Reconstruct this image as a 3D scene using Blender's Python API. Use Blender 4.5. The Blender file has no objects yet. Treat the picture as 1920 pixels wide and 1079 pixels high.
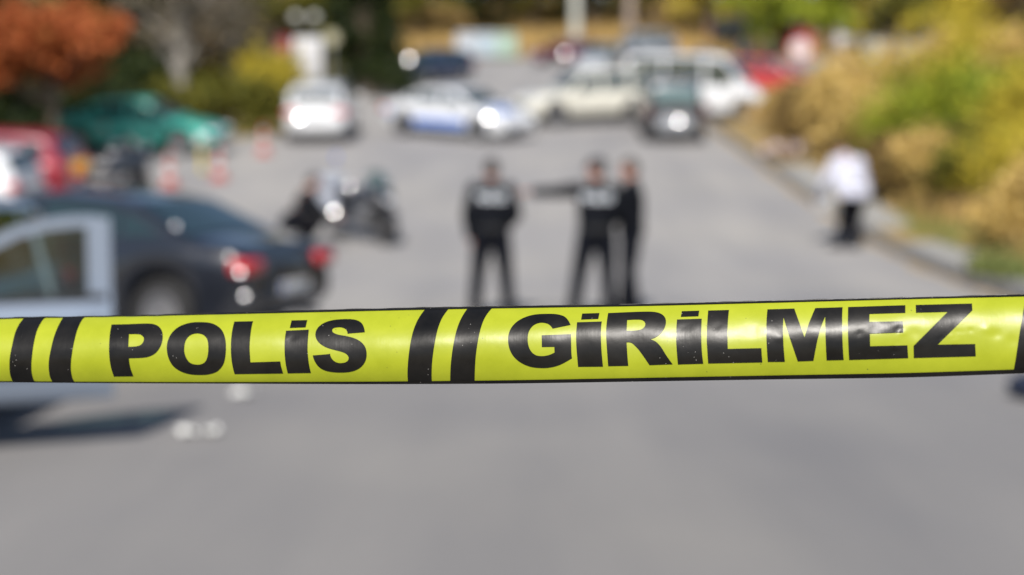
import bpy, bmesh, math, random
import numpy as np
from mathutils import Vector, Matrix
from mathutils.geometry import delaunay_2d_cdt

random.seed(7); np.random.seed(7)
scene = bpy.context.scene
col = scene.collection

# ------------------------------------------------------------------ camera
CAM_H = 1.75
FPX = 2667.0                       # 50 mm lens, in pixels of the 1920 wide photograph
TILT = math.atan(241.5 / FPX)
TAPE_D = 1.5
cam_d = bpy.data.cameras.new('camera'); cam = bpy.data.objects.new('camera', cam_d); col.objects.link(cam)
cam.location = (0, 0, CAM_H); cam.rotation_euler = (math.pi / 2 - TILT, 0, 0)
cam_d.lens = 50; cam_d.sensor_width = 36; cam_d.clip_start = .05; cam_d.clip_end = 2000
cam_d.dof.use_dof = True; cam_d.dof.focus_distance = TAPE_D; cam_d.dof.aperture_fstop = 2.1
scene.camera = cam

# ------------------------------------------------------------------ world, sun, exposure
SUN_EL = math.radians(45)
SUN_AZ = math.atan2(-.18, -.98)    # the sun stands behind the camera, to its left
world = bpy.data.worlds.new('World'); scene.world = world; world.use_nodes = True
wn = world.node_tree; wn.nodes.clear()
sky = wn.nodes.new('ShaderNodeTexSky'); sky.sky_type = 'NISHITA'; sky.sun_disc = False
sky.sun_elevation = SUN_EL; sky.sun_rotation = SUN_AZ
bg = wn.nodes.new('ShaderNodeBackground'); bg.inputs['Strength'].default_value = .085
wo = wn.nodes.new('ShaderNodeOutputWorld')
wn.links.new(sky.outputs[0], bg.inputs[0]); wn.links.new(bg.outputs[0], wo.inputs[0])
sd = bpy.data.lights.new('sun', 'SUN'); sd.energy = 4.5; sd.angle = math.radians(.53); sd.color = (1, .95, .88)
sun = bpy.data.objects.new('sun', sd); col.objects.link(sun)
sdir = Vector((math.sin(SUN_AZ) * math.cos(SUN_EL), math.cos(SUN_AZ) * math.cos(SUN_EL), math.sin(SUN_EL)))
sun.rotation_euler = sdir.to_track_quat('Z', 'Y').to_euler(); sun.location = sdir * 60

vs = scene.view_settings
vs.view_transform = 'Standard'; vs.look = 'None'; vs.gamma = 1; vs.exposure = .45; vs.use_curve_mapping = False
cy = scene.cycles
cy.use_denoising = True; cy.denoiser = 'OPENIMAGEDENOISE'
cy.max_bounces = 6; cy.diffuse_bounces = 3; cy.glossy_bounces = 3; cy.transmission_bounces = 4; cy.transparent_max_bounces = 8
cy.sample_clamp_indirect = 6; cy.sample_clamp_direct = 60; cy.use_adaptive_sampling = False
cy.caustics_reflective = False; cy.caustics_refractive = False

# ------------------------------------------------------------------ materials
MATS = {}
def pm(name, c, rough=.6, metal=0, coat=0, var=0, scale=6, bump=0, bscale=40, spec=.5, c2=None, island=None):
    if name in MATS: return MATS[name]
    m = bpy.data.materials.new(name); m.use_nodes = True; MATS[name] = m
    nt = m.node_tree; b = nt.nodes['Principled BSDF']
    b.inputs['Roughness'].default_value = rough; b.inputs['Metallic'].default_value = metal
    b.inputs['Coat Weight'].default_value = coat; b.inputs['Coat Roughness'].default_value = .04
    b.inputs['Specular IOR Level'].default_value = spec
    b.inputs['Base Color'].default_value = (*c, 1)
    if island:                                   # a colour for each leaf or blade
        b.inputs['Specular IOR Level'].default_value = .15
        g = nt.nodes.new('ShaderNodeNewGeometry'); r = nt.nodes.new('ShaderNodeValToRGB')
        r.color_ramp.elements[0].color = (*island[0], 1); r.color_ramp.elements[-1].color = (*island[-1], 1)
        for i, cc in enumerate(island[1:-1]):
            e = r.color_ramp.elements.new((i + 1) / (len(island) - 1)); e.color = (*cc, 1)
        nt.links.new(g.outputs['Random Per Island'], r.inputs[0]); nt.links.new(r.outputs[0], b.inputs['Base Color'])
    elif var:
        tc = nt.nodes.new('ShaderNodeTexCoord'); n = nt.nodes.new('ShaderNodeTexNoise'); n.inputs['Scale'].default_value = scale
        n.inputs['Detail'].default_value = 6; n.inputs['Roughness'].default_value = .62
        r = nt.nodes.new('ShaderNodeValToRGB'); r.color_ramp.elements[0].position = .3; r.color_ramp.elements[1].position = .7
        lo = tuple(x * (1 - var) for x in c); hi = c2 or tuple(min(1, x * (1 + var)) for x in c)
        r.color_ramp.elements[0].color = (*lo, 1); r.color_ramp.elements[1].color = (*hi, 1)
        nt.links.new(tc.outputs['Object'], n.inputs['Vector']); nt.links.new(n.outputs['Fac'], r.inputs[0])
        nt.links.new(r.outputs[0], b.inputs['Base Color'])
    if bump:
        tc = nt.nodes.new('ShaderNodeTexCoord'); n = nt.nodes.new('ShaderNodeTexNoise'); n.inputs['Scale'].default_value = bscale
        n.inputs['Detail'].default_value = 4
        bp = nt.nodes.new('ShaderNodeBump'); bp.inputs['Strength'].default_value = bump; bp.inputs['Distance'].default_value = .02
        nt.links.new(tc.outputs['Object'], n.inputs['Vector']); nt.links.new(n.outputs['Fac'], bp.inputs['Height'])
        nt.links.new(bp.outputs[0], b.inputs['Normal'])
    return m
def paint(name, c, rough=.32, metal=0.0): return pm('paint_' + name, c, rough, metal, coat=1)
def glass_mat(name, tint, gloss=.06):
    if name in MATS: return MATS[name]
    m = bpy.data.materials.new(name); m.use_nodes = True; MATS[name] = m; nt = m.node_tree; nt.nodes.clear()
    o = nt.nodes.new('ShaderNodeOutputMaterial'); mx = nt.nodes.new('ShaderNodeMixShader'); t = nt.nodes.new('ShaderNodeBsdfTransparent')
    t.inputs[0].default_value = (*tint, 1); g = nt.nodes.new('ShaderNodeBsdfGlossy'); g.inputs['Roughness'].default_value = .03
    f = nt.nodes.new('ShaderNodeFresnel'); f.inputs[0].default_value = 1.5
    a = nt.nodes.new('ShaderNodeMath'); a.operation = 'ADD'; a.inputs[1].default_value = gloss
    nt.links.new(f.outputs[0], a.inputs[0]); nt.links.new(a.outputs[0], mx.inputs[0]); nt.links.new(t.outputs[0], mx.inputs[1]); nt.links.new(g.outputs[0], mx.inputs[2])
    nt.links.new(mx.outputs[0], o.inputs[0]); return m
M_GLASS = pm('window_glass', (.015, .03, .032), .03, spec=.9)
M_CLEAR = glass_mat('tinted_pane', (.16, .30, .28), .10)
M_TYRE = pm('tyre_rubber', (.018, .018, .019), .75)
M_RIM = pm('alloy_rim', (.5, .5, .52), .28, .9)
M_DARK = pm('dark_plastic', (.02, .02, .022), .5)
M_CHROME = pm('chrome', (.85, .85, .87), .12, 1)
M_RED = pm('red_lens', (.45, .012, .015), .18, coat=1)
M_LENS = pm('headlight_lens', (.75, .77, .8), .12, .5, coat=1)
M_PLATE = pm('number_plate', (.55, .56, .57), .5)
M_BLUE = pm('blue_band', (.02, .07, .35), .4)
M_SKIN = pm('skin', (.40, .20, .15), .55)
M_HAIR = pm('dark_hair', (.02, .014, .01), .6)
M_SHOE = pm('black_leather', (.012, .012, .013), .35)

# ------------------------------------------------------------------ mesh helpers
def tag(o, label=None, cat=None, group=None, kind=None):
    if label: o['label'] = label
    if cat: o['category'] = cat
    if group: o['group'] = group
    if kind: o['kind'] = kind
    return o
def link(name, me, mat=None, parent=None, smooth=True, auto=True):
    o = bpy.data.objects.new(name, me); col.objects.link(o)
    if mat is not None and len(me.materials) == 0: me.materials.append(mat)
    if parent is not None: o.parent = parent
    if smooth and len(me.polygons):
        me.polygons.foreach_set('use_smooth', [True] * len(me.polygons))
        if auto:
            try: me.set_sharp_from_angle(angle=math.radians(38))
            except Exception: pass
    return o
def empty(name, loc=(0, 0, 0), rz=0):
    o = bpy.data.objects.new(name, None); col.objects.link(o); o.location = loc; o.rotation_euler = (0, 0, rz)
    o.empty_display_size = .2; return o
class MB:
    def __init__(s): s.v = []; s.f = []
    def add(s, v, f):
        n = len(s.v); s.v += [tuple(p) for p in v]; s.f += [tuple(i + n for i in q) for q in f]; return s
    def grid(s, rows, closed=False):
        n = len(s.v); m = len(rows[0])
        for r in rows: s.v += [tuple(p) for p in r]
        for i in range(len(rows) - 1):
            for j in range(m if closed else m - 1):
                k = (j + 1) % m
                s.f.append((n + i * m + j, n + i * m + k, n + (i + 1) * m + k, n + (i + 1) * m + j))
        return s
    def loft(s, rings, cap=True):
        n = len(s.v); m = len(rings[0]); s.grid(rings, True)
        if cap:
            s.f.append(tuple(reversed(range(n, n + m)))); e = n + (len(rings) - 1) * m; s.f.append(tuple(range(e, e + m)))
        return s
    def tube(s, pts, r, n=10, cap=True):
        pts = [Vector(p) for p in pts]; rr = r if isinstance(r, (list, tuple)) else [r] * len(pts); rings = []
        up = None
        for i, p in enumerate(pts):
            t = (pts[min(i + 1, len(pts) - 1)] - pts[max(i - 1, 0)]).normalized()
            if up is None: up = t.orthogonal().normalized()
            a = (up - t * up.dot(t)); a = a.normalized() if a.length > 1e-6 else t.orthogonal().normalized()
            up = a; b = t.cross(a)
            rings.append([p + (a * math.cos(2 * math.pi * k / n) + b * math.sin(2 * math.pi * k / n)) * rr[i] for k in range(n)])
        return s.loft(rings, cap)
    def lathe(s, prof, n=20, c=(0, 0, 0), axis='z'):
        rings = []
        for r, h in prof:
            ring = []
            for k in range(n):
                a = 2 * math.pi * k / n; x, y = r * math.cos(a), r * math.sin(a)
                p = (x, y, h) if axis == 'z' else ((x, h, -y) if axis == 'y' else (h, x, y))
                ring.append((p[0] + c[0], p[1] + c[1], p[2] + c[2]))
            rings.append(ring)
        return s.loft(rings, True)
    def box(s, c, d, m=None):
        v = [Vector((sx * d[0] / 2, sy * d[1] / 2, sz * d[2] / 2)) for sx in (-1, 1) for sy in (-1, 1) for sz in (-1, 1)]
        if m is not None: v = [m @ p for p in v]
        v = [p + Vector(c) for p in v]
        return s.add(v, [(0, 1, 3, 2), (4, 6, 7, 5), (0, 4, 5, 1), (2, 3, 7, 6), (0, 2, 6, 4), (1, 5, 7, 3)])
    def ball(s, c, r, nu=14, nv=9, m=None):
        r = r if isinstance(r, (list, tuple)) else (r, r, r); rows = []
        for i in range(nv + 1):
            th = math.pi * (i / nv) * .998 + .001
            row = []
            for j in range(nu):
                a = 2 * math.pi * j / nu; p = Vector((r[0] * math.sin(th) * math.cos(a), r[1] * math.sin(th) * math.sin(a), -r[2] * math.cos(th)))
                if m is not None: p = m @ p
                row.append(p + Vector(c))
            rows.append(row)
        return s.loft(rows, True)
    def mesh(s, name):
        me = bpy.data.meshes.new(name); me.from_pydata(s.v, [], s.f); me.update(); return me
    def build(s, name, mat, parent=None, smooth=True): return link(name, s.mesh(name), mat, parent, smooth)
def rbox_mesh(name, c, d, r=.02, seg=2):
    bm = bmesh.new(); bmesh.ops.create_cube(bm, size=1)
    bmesh.ops.scale(bm, vec=d, verts=bm.verts)
    bmesh.ops.bevel(bm, geom=list(bm.edges), offset=min(r, min(d) * .45), segments=seg, affect='EDGES', profile=.5)
    bmesh.ops.translate(bm, vec=c, verts=bm.verts)
    me = bpy.data.meshes.new(name); bm.to_mesh(me); bm.free(); return me
def rbox(name, c, d, mat, parent=None, r=.02, seg=2): return link(name, rbox_mesh(name, c, d, r, seg), mat, parent)
def copy_tree(o, parent=None):
    c = o.copy(); col.objects.link(c)
    if parent is not None: c.parent = parent
    for ch in list(o.children): copy_tree(ch, c)
    return c
def interp(x, pts):
    return float(np.interp(x, [p[0] for p in pts], [p[1] for p in pts]))
def sstep(a, b, x):
    t = min(1, max(0, (x - a) / (b - a))); return t * t * (3 - 2 * t)

# ------------------------------------------------------------------ terrain
def prof(y):
    if y < 17: return 0.
    if y < 28: return .0055 * (y - 17) ** 2
    z = .6655 + .121 * (min(y, 88) - 28)
    if y > 88: z += .30 * (min(y, 106) - 88)
    if y > 106: z += .10 * (min(y, 150) - 106) 
    return z
def T(x, y):
    z = prof(y)
    if x > 7.0: z += (1 - sstep(44, 50, y)) * (min(1.5, .30 * (x - 7.0)) + .10 * math.sin(x * 1.7 + y * .9))
    if x < -15: z += min(1.6, .25 * (-15 - x))
    return z
def gp(u, v):
    """ground point seen at a pixel of the photograph"""
    ct, st = math.cos(TILT), math.sin(TILT)
    a, b = (u - 960) / FPX, (539.5 - v) / FPX
    d = Vector((a, ct + b * st, -st + b * ct)); t = 3.
    while t < 400:
        p = Vector((0, 0, CAM_H)) + d * t
        if p.z <= T(p.x, p.y): break
        t += .05
    return p.x, p.y
def X(u, y): return (u - 960) / FPX * y
def place(o, x, y, heading, z=0.0, follow=True):
    """heading: direction (dx, dy) of the thing's own +x axis; follows the slope of the ground"""
    h = Vector((heading[0], heading[1], 0)).normalized()
    if follow:
        e = 1.2
        n = Vector((-(T(x + e, y) - T(x - e, y)) / (2 * e), -(T(x, y + e) - T(x, y - e)) / (2 * e), 1)).normalized()
    else: n = Vector((0, 0, 1))
    f = (h - n * h.dot(n)).normalized(); l = n.cross(f)
    m = Matrix(((f.x, l.x, n.x), (f.y, l.y, n.y), (f.z, l.z, n.z)))
    o.location = (x, y, T(x, y) + z); o.rotation_euler = m.to_euler(); return o

xs = sorted(set([-140, -110, -85, -65, -50, -40, -34, -30, -26] + [round(-24 + i * 1.0, 2) for i in range(0, 30)] +
                [6.25, 6.38, 7.0] + [round(7.5 + .75 * i, 2) for i in range(16)] + [20, 22, 24, 27, 30, 34, 40, 50, 65, 85, 110, 140]))
ys = [-40, -20, -10] + [float(i) for i in range(-4, 112)] + [115, 120, 130, 140, 150, 170, 200, 260]
def is_road(x, y):
    if y < -4: return False
    if y < 42: return -15 < x < 6.25
    if y < 47: return -7.2 < x < 6.25
    if y < 62: return -7.2 < x < 20
    if y < 87: return -10 < x < 20
    return False
gv, gf, rv, rf = [], [], [], []
nx = len(xs)
for y in ys:
    for x in xs:
        low = .0
        if any(is_road(x + a, y + b) for a in (-.05, .05) for b in (-.05, .05)): low = -.035
        elif 6.3 < x < 40 and y < 47: low = .09
        gv.append((x, y, T(x, y) + low)); rv.append((x, y, T(x, y)))
for j in range(len(ys) - 1):
    for i in range(nx - 1):
        q = (j * nx + i, j * nx + i + 1, (j + 1) * nx + i + 1, (j + 1) * nx + i); gf.append(q)
        if is_road((xs[i] + xs[i + 1]) / 2, (ys[j] + ys[j + 1]) / 2): rf.append(q)
M_GROUND = pm('dry_grass_soil', (.22, .155, .06), .95, var=.45, scale=.7, c2=(.36, .25, .09), bump=.5, bscale=6)
def asphalt():
    m = bpy.data.materials.new('worn_asphalt'); m.use_nodes = True; nt = m.node_tree; b = nt.nodes['Principled BSDF']
    b.inputs['Roughness'].default_value = .8; b.inputs['Specular IOR Level'].default_value = .2
    tc = nt.nodes.new('ShaderNodeTexCoord')
    def noise(scale, det, vec=None):
        n = nt.nodes.new('ShaderNodeTexNoise'); n.inputs['Scale'].default_value = scale; n.inputs['Detail'].default_value = det
        nt.links.new(vec or tc.outputs['Object'], n.inputs['Vector']); return n
    mp = nt.nodes.new('ShaderNodeMapping'); mp.inputs['Scale'].default_value = (1, .16, 1); mp.inputs['Rotation'].default_value = (0, 0, .35)
    nt.links.new(tc.outputs['Object'], mp.inputs[0])
    a = noise(.9, 5, mp.outputs[0]); f = noise(160, 3); l = noise(.22, 3)
    r = nt.nodes.new('ShaderNodeValToRGB'); r.color_ramp.elements[0].position = .3; r.color_ramp.elements[1].position = .72
    r.color_ramp.elements[0].color = (.232, .228, .226, 1); r.color_ramp.elements[1].color = (.300, .290, .276, 1)
    nt.links.new(a.outputs['Fac'], r.inputs[0])
    r2 = nt.nodes.new('ShaderNodeValToRGB'); r2.color_ramp.elements[0].position = .35; r2.color_ramp.elements[1].position = .7
    r2.color_ramp.elements[0].color = (.91, .91, .94, 1); r2.color_ramp.elements[1].color = (1.08, 1.06, 1.03, 1)
    nt.links.new(l.outputs['Fac'], r2.inputs[0])
    mx = nt.nodes.new('ShaderNodeMix'); mx.data_type = 'RGBA'; mx.blend_type = 'MULTIPLY'; mx.inputs[0].default_value = 1
    nt.links.new(r.outputs[0], mx.inputs[6]); nt.links.new(r2.outputs[0], mx.inputs[7])
    r3 = nt.nodes.new('ShaderNodeValToRGB'); r3.color_ramp.elements[0].color = (.7, .7, .7, 1); r3.color_ramp.elements[1].color = (1.3, 1.3, 1.3, 1)
    nt.links.new(f.outputs['Fac'], r3.inputs[0])
    m2 = nt.nodes.new('ShaderNodeMix'); m2.data_type = 'RGBA'; m2.blend_type = 'MULTIPLY'; m2.inputs[0].default_value = 1
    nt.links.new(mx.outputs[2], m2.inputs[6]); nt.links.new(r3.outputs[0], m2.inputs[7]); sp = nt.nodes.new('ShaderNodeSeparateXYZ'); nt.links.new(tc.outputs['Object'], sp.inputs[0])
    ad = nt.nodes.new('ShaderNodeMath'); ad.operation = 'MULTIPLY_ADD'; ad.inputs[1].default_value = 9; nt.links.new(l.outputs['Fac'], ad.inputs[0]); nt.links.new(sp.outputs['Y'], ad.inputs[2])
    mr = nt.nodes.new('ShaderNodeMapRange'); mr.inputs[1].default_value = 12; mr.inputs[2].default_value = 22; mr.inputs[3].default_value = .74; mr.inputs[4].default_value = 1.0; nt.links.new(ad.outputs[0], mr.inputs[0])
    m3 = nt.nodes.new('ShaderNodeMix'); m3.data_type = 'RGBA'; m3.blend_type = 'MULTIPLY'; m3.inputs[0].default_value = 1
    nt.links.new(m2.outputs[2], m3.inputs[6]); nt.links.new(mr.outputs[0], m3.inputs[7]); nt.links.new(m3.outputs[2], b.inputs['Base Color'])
    bp = nt.nodes.new('ShaderNodeBump'); bp.inputs['Strength'].default_value = .4; bp.inputs['Distance'].default_value = .006
    nt.links.new(f.outputs['Fac'], bp.inputs['Height']); nt.links.new(bp.outputs[0], b.inputs['Normal'])
    return m
me = bpy.data.meshes.new('ground'); me.from_pydata(gv, [], gf); tag(link('ground', me, M_GROUND, auto=False), kind='structure')
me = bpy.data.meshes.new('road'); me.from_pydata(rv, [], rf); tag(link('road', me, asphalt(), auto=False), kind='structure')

# kerb stones and the broken paving strip beside them
M_KERB = pm('kerb_stone', (.17, .165, .16), .85, var=.25, scale=3, bump=.3)
M_SLAB = pm('pale_concrete', (.27, .265, .25), .85, var=.2, scale=4, bump=.3)
kerb = tag(empty('kerb'), kind='structure'); pave = tag(empty('paving'), kind='structure')
kme = rbox_mesh('kerb_stone', (0, 0, -.03), (.16, .985, .36), .018); sme = rbox_mesh('paving_slab', (0, 0, 0), (.82, .97, .10), .02)
for i in range(36):
    y = 11 + i
    o = link('kerb_stone', kme, M_KERB, kerb); o.location = (6.32 + random.uniform(-.012, .012), y, T(6.3, y) + .01 + random.uniform(-.008, .01))
    o.rotation_euler = (math.atan(T(6, y + .5) - T(6, y - .5)), 0, random.uniform(-.012, .012))
    if i < 24 and i not in (9, 13, 14, 18):
        s = link('paving_slab', sme, M_SLAB, pave); s.location = (6.84 + random.uniform(-.03, .05), y, T(6.3, y) + .125 + random.uniform(-.015, .02))
        s.rotation_euler = (math.atan(T(6, y + .5) - T(6, y - .5)), random.uniform(-.03, .03), random.uniform(-.05, .05))

M_DIRT = pm('kerbside_dirt', (.30, .235, .15), .95, var=.35, scale=5)
v_, f_ = [], []
for i in range(150):
    y = 11 + i * .24; w = .16 + .10 * math.sin(i * .7) * math.sin(i * .23 + 1) + random.uniform(-.03, .03)
    v_ += [(6.242, y, T(6, y) + .006), (6.242 - w, y, T(6, y) + .005)]
f_ = [(2 * i, 2 * i + 2, 2 * i + 3, 2 * i + 1) for i in range(149)]
me = bpy.data.meshes.new('kerbside_dirt'); me.from_pydata(v_, [], f_); tag(link('kerbside_dirt', me, M_DIRT, auto=False), kind='structure')

# ------------------------------------------------------------------ the police tape
ORG = {1: (0, 580, 7.192), 2: (190, 580, 7.192), 3: (420, 580, 6.857), 4: (740, 565, 6.742), 5: (940, 565, 6.742),
       6: (1180, 555, 6.346), 7: (1420, 550, 6.346), 8: (1680, 545, 6.346)}
OUT_T = [(-1200, 628), (0, 596.3), (240, 592.6), (430, 586.8), (700, 579.4), (860, 576), (980, 574.2), (1200, 571), (1440, 564.7), (1700, 558.6), (1920, 552.5), (3100, 520)]
YEL_T = [(-1200, 630), (0, 598.2), (160, 594.6), (240, 593.6), (430, 589.3), (700, 583), (860, 579.5), (980, 577.6), (1200, 574.1), (1440, 568), (1700, 561), (1920, 556), (3100, 523)]
YEL_B = [(-1200, 712), (0, 715.7), (190, 717.1), (430, 717), (700, 716), (860, 714.6), (980, 713.1), (1200, 709), (1440, 704.5), (1700, 700), (1920, 692.6), (3100, 662)]
OUT_B = [(-1200, 714), (0, 717), (190, 718.6), (430, 719.6), (700, 720.7), (860, 720.1), (980, 719.2), (1200, 715.6), (1440, 711.8), (1700, 708.4), (1920, 700.3), (3100, 668)]
def edge(u, pts):                                    # smoothed, with the little ripples of stretched film
    return sum(interp(u + k, pts) for k in (-60, -30, 0, 30, 60)) / 5
def wavy(u): return .35 * math.sin(u * .11 + 1.3 * math.sin(u * .023)) + .3 * math.sin(u * .043 + 2)
PHI = lambda w: math.radians(20 + (.45 - w) * 100)
NW = 200; _d = [0.]
for i in range(NW): _d.append(_d[-1] - math.tan(PHI((i + .5) / NW)) * .078 / NW)
_d0 = _d[NW // 2]
DENTS = [(1795, 622, 3.2, .0006), (1805, 622, 3, .0005), (1784, 631, 3.2, -.0006), (1820, 620, 4, .0006), (1765, 634, 3, .0006), (1790, 640, 6, -.0007), (1868, 628, 9, .0010),
         (1850, 618, 8, -.0008), (1685, 618, 6, .0009), (1692, 625, 5, -.0009), (1612, 626, 5, .0006), (1678, 658, 6, .0007), (1684, 652, 4, -.0007), (1462, 634, 8, -.0008),
         (1412, 620, 14, .0007), (1285, 612, 9, .0005), (1344, 612, 6, .0005), (1900, 640, 10, .0008), (548, 632, 7, .0006), (538, 634, 4, -.0005), (1640, 615, 9, .0006), (1715, 625, 10, .0007),
         (60, 640, 12, .0004), (1560, 690, 26, .0006), (1720, 645, 9, -.0006), (420, 640, 18, .0005), (1040, 640, 15, -.0004)]
def tape_depth(u, v):
    t, b = edge(u, OUT_T), edge(u, OUT_B); w = (v - t) / (b - t)
    k = min(1, max(0, w)) * NW; i = min(NW - 1, int(k)); d = _d[i] + (_d[i + 1] - _d[i]) * (k - i) - _d0
    d *= .80 + .20 * math.sin(u * .0021 + .6)
    d += .0004 * math.sin(u * .021 + w * 2) + .00022 * math.sin(u * .061 - w * 5 + 1) + .0005 * math.sin(u * .009 + w * 7)
    for (cu, cv, s, a) in DENTS:
        q = ((u - cu) ** 2 * .7 + (v - cv) ** 2) / (s * s)
        if q < 9: d += a * math.exp(-q) * .8
    return TAPE_D + d - (u - 960) / FPX * TAPE_D * .16
def tape_pt(u, v, off=0.):
    D = tape_depth(u, v) - off * 2.2
    ct, st = math.cos(TILT), math.sin(TILT); a, b = (u - 960) / FPX, (539.5 - v) / FPX
    return (a * D, D * (ct + b * st), CAM_H + D * (-st + b * ct))
def film_mats():
    y = bpy.data.materials.new('yellow_film'); y.use_nodes = True; nt = y.node_tree; b = nt.nodes['Principled BSDF']
    k = bpy.data.materials.new('black_print'); k.use_nodes = True
    for m, base, rough in ((y, (.33, .36, .018), .34), (k, (.010, .010, .011), .31)):
        nt = m.node_tree; b = nt.nodes['Principled BSDF']; b.inputs['Roughness'].default_value = rough; b.inputs['Specular IOR Level'].default_value = .20 if m is k else .30
        tc = nt.nodes.new('ShaderNodeTexCoord')
        n = nt.nodes.new('ShaderNodeTexNoise'); n.inputs['Scale'].default_value = 22; n.inputs['Detail'].default_value = 8; n.inputs['Roughness'].default_value = .65
        nt.links.new(tc.outputs['Object'], n.inputs['Vector'])
        r = nt.nodes.new('ShaderNodeValToRGB'); r.color_ramp.elements[0].position = .3; r.color_ramp.elements[1].position = .75
        if m is y: r.color_ramp.elements[0].color = (.255, .290, .013, 1); r.color_ramp.elements[1].color = (.315, .350, .018, 1)
        else: r.color_ramp.elements[0].color = (.004, .004, .004, 1); r.color_ramp.elements[1].color = (.012, .011, .010, 1)
        nt.links.new(n.outputs['Fac'], r.inputs[0])
        # grit and pin-holes: tiny cells of a Voronoi pattern, only where a second noise lets them be
        vo = nt.nodes.new('ShaderNodeTexVoronoi'); vo.inputs['Scale'].default_value = 170 if m is k else 95
        nt.links.new(tc.outputs['Object'], vo.inputs['Vector'])
        lt = nt.nodes.new('ShaderNodeMath'); lt.operation = 'LESS_THAN'; lt.inputs[1].default_value = .075 if m is k else .06
        nt.links.new(vo.outputs['Distance'], lt.inputs[0])
        n2 = nt.nodes.new('ShaderNodeTexNoise'); n2.inputs['Scale'].default_value = 14; n2.inputs['Detail'].default_value = 2; nt.links.new(tc.outputs['Object'], n2.inputs['Vector'])
        gt = nt.nodes.new('ShaderNodeMath'); gt.operation = 'GREATER_THAN'; gt.inputs[1].default_value = .56 if m is k else .6
        nt.links.new(n2.outputs['Fac'], gt.inputs[0])
        mu = nt.nodes.new('ShaderNodeMath'); mu.operation = 'MULTIPLY'; nt.links.new(lt.outputs[0], mu.inputs[0]); nt.links.new(gt.outputs[0], mu.inputs[1])
        mx = nt.nodes.new('ShaderNodeMix'); mx.data_type = 'RGBA'; nt.links.new(mu.outputs[0], mx.inputs[0]); nt.links.new(r.outputs[0], mx.inputs[6])
        mx.inputs[7].default_value = (.22, .21, .20, 1) if m is k else (.10, .11, .02, 1)
        nt.links.new(mx.outputs[2], b.inputs['Base Color'])
        # fine lengthwise and crosswise stretch marks
        mp = nt.nodes.new('ShaderNodeMapping'); mp.inputs['Scale'].default_value = (420, 10, 18); nt.links.new(tc.outputs['Object'], mp.inputs[0])
        n3 = nt.nodes.new('ShaderNodeTexNoise'); n3.inputs['Scale'].default_value = 1; n3.inputs['Detail'].default_value = 3; nt.links.new(mp.outputs[0], n3.inputs['Vector'])
        bp = nt.nodes.new('ShaderNodeBump'); bp.inputs['Strength'].default_value = .07; bp.inputs['Distance'].default_value = .0005
        nt.links.new(n3.outputs['Fac'], bp.inputs['Height'])
        n4 = nt.nodes.new('ShaderNodeTexNoise'); n4.inputs['Scale'].default_value = 60; n4.inputs['Detail'].default_value = 5; nt.links.new(tc.outputs['Object'], n4.inputs['Vector'])
        b2 = nt.nodes.new('ShaderNodeBump'); b2.inputs['Strength'].default_value = .25; b2.inputs['Distance'].default_value = .001
        nt.links.new(n4.outputs['Fac'], b2.inputs['Height']); nt.links.new(bp.outputs[0], b2.inputs['Normal']); nt.links.new(b2.outputs[0], b.inputs['Normal'])
        rr = nt.nodes.new('ShaderNodeMapRange'); rr.inputs[3].default_value = rough - .08; rr.inputs[4].default_value = rough + .12
        nt.links.new(n.outputs['Fac'], rr.inputs[0]); nt.links.new(rr.outputs[0], b.inputs['Roughness'])
    return y, k
M_YEL, M_BLK = film_mats()
tape = tag(empty('police_tape', (0, TAPE_D, 0)), 'taut yellow police tape with black POLİS GİRİLMEZ lettering strung across the foreground', 'police tape')
def tape_obj(name, verts, faces, mat):
    me = bpy.data.meshes.new(name); me.from_pydata([(x, y - TAPE_D, z) for x, y, z in verts], [], faces)
    me.polygons.foreach_set('use_smooth', [True] * len(faces)); me.materials.append(mat)
    o = bpy.data.objects.new(name, me); col.objects.link(o); o.parent = tape; return o
U0, U1 = -1150, 3050
us = list(range(U0, -60, 12)) + list(range(-60, 1980, 4)) + list(range(1980, U1, 12)); rows = 44
fv, ff = [], []
for u in us:
    t, b = edge(u, OUT_T) + wavy(u), edge(u, OUT_B)
    for j in range(rows + 1): fv.append(tape_pt(u, t + (b - t) * j / rows))
    for j in range(1, 9):                                        # the back of the flattened tube
        p = Vector(tape_pt(u, b + (t - b) * j / 9)); p.y += .010 * math.sin(math.pi * j / 9) + .0008; fv.append(tuple(p))
m_ = rows + 9
for i in range(len(us) - 1):
    for j in range(m_):
        k = (j + 1) % m_; ff.append((i * m_ + j, (i + 1) * m_ + j, (i + 1) * m_ + k, i * m_ + k))
tape_obj('film', fv, ff, M_YEL)
def smooth_path(pts):
    """traced outline: 3-tuples are corners, 2-tuples lie on smooth curves"""
    n = len(pts); outp = []
    for i in range(n):
        p0, p1, p2, p3 = pts[i - 1], pts[i], pts[(i + 1) % n], pts[(i + 2) % n]
        a, b = Vector(p1[:2]), Vector(p2[:2])
        if len(p1) > 2 and len(p2) > 2: ta = tb = b - a
        else:
            tb = (Vector(p3[:2]) - a) / 2 if len(p2) == 2 else None
            ta = (b - Vector(p0[:2])) / 2 if len(p1) == 2 else None
            if ta is None: ta = (b - a) * 1.5 - tb * .5
            if tb is None: tb = (b - a) * 1.5 - ta * .5
            L = (b - a).length
            ta = ta.normalized() * L; tb = tb.normalized() * L
        steps = max(2, int((b - a).length / 3.0))
        for k in range(steps):
            s = k / steps; s2, s3 = s * s, s * s * s
            outp.append(a * (2 * s3 - 3 * s2 + 1) + ta * (s3 - 2 * s2 + s) + b * (-2 * s3 + 3 * s2) + tb * (s3 - s2))
    return outp
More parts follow.
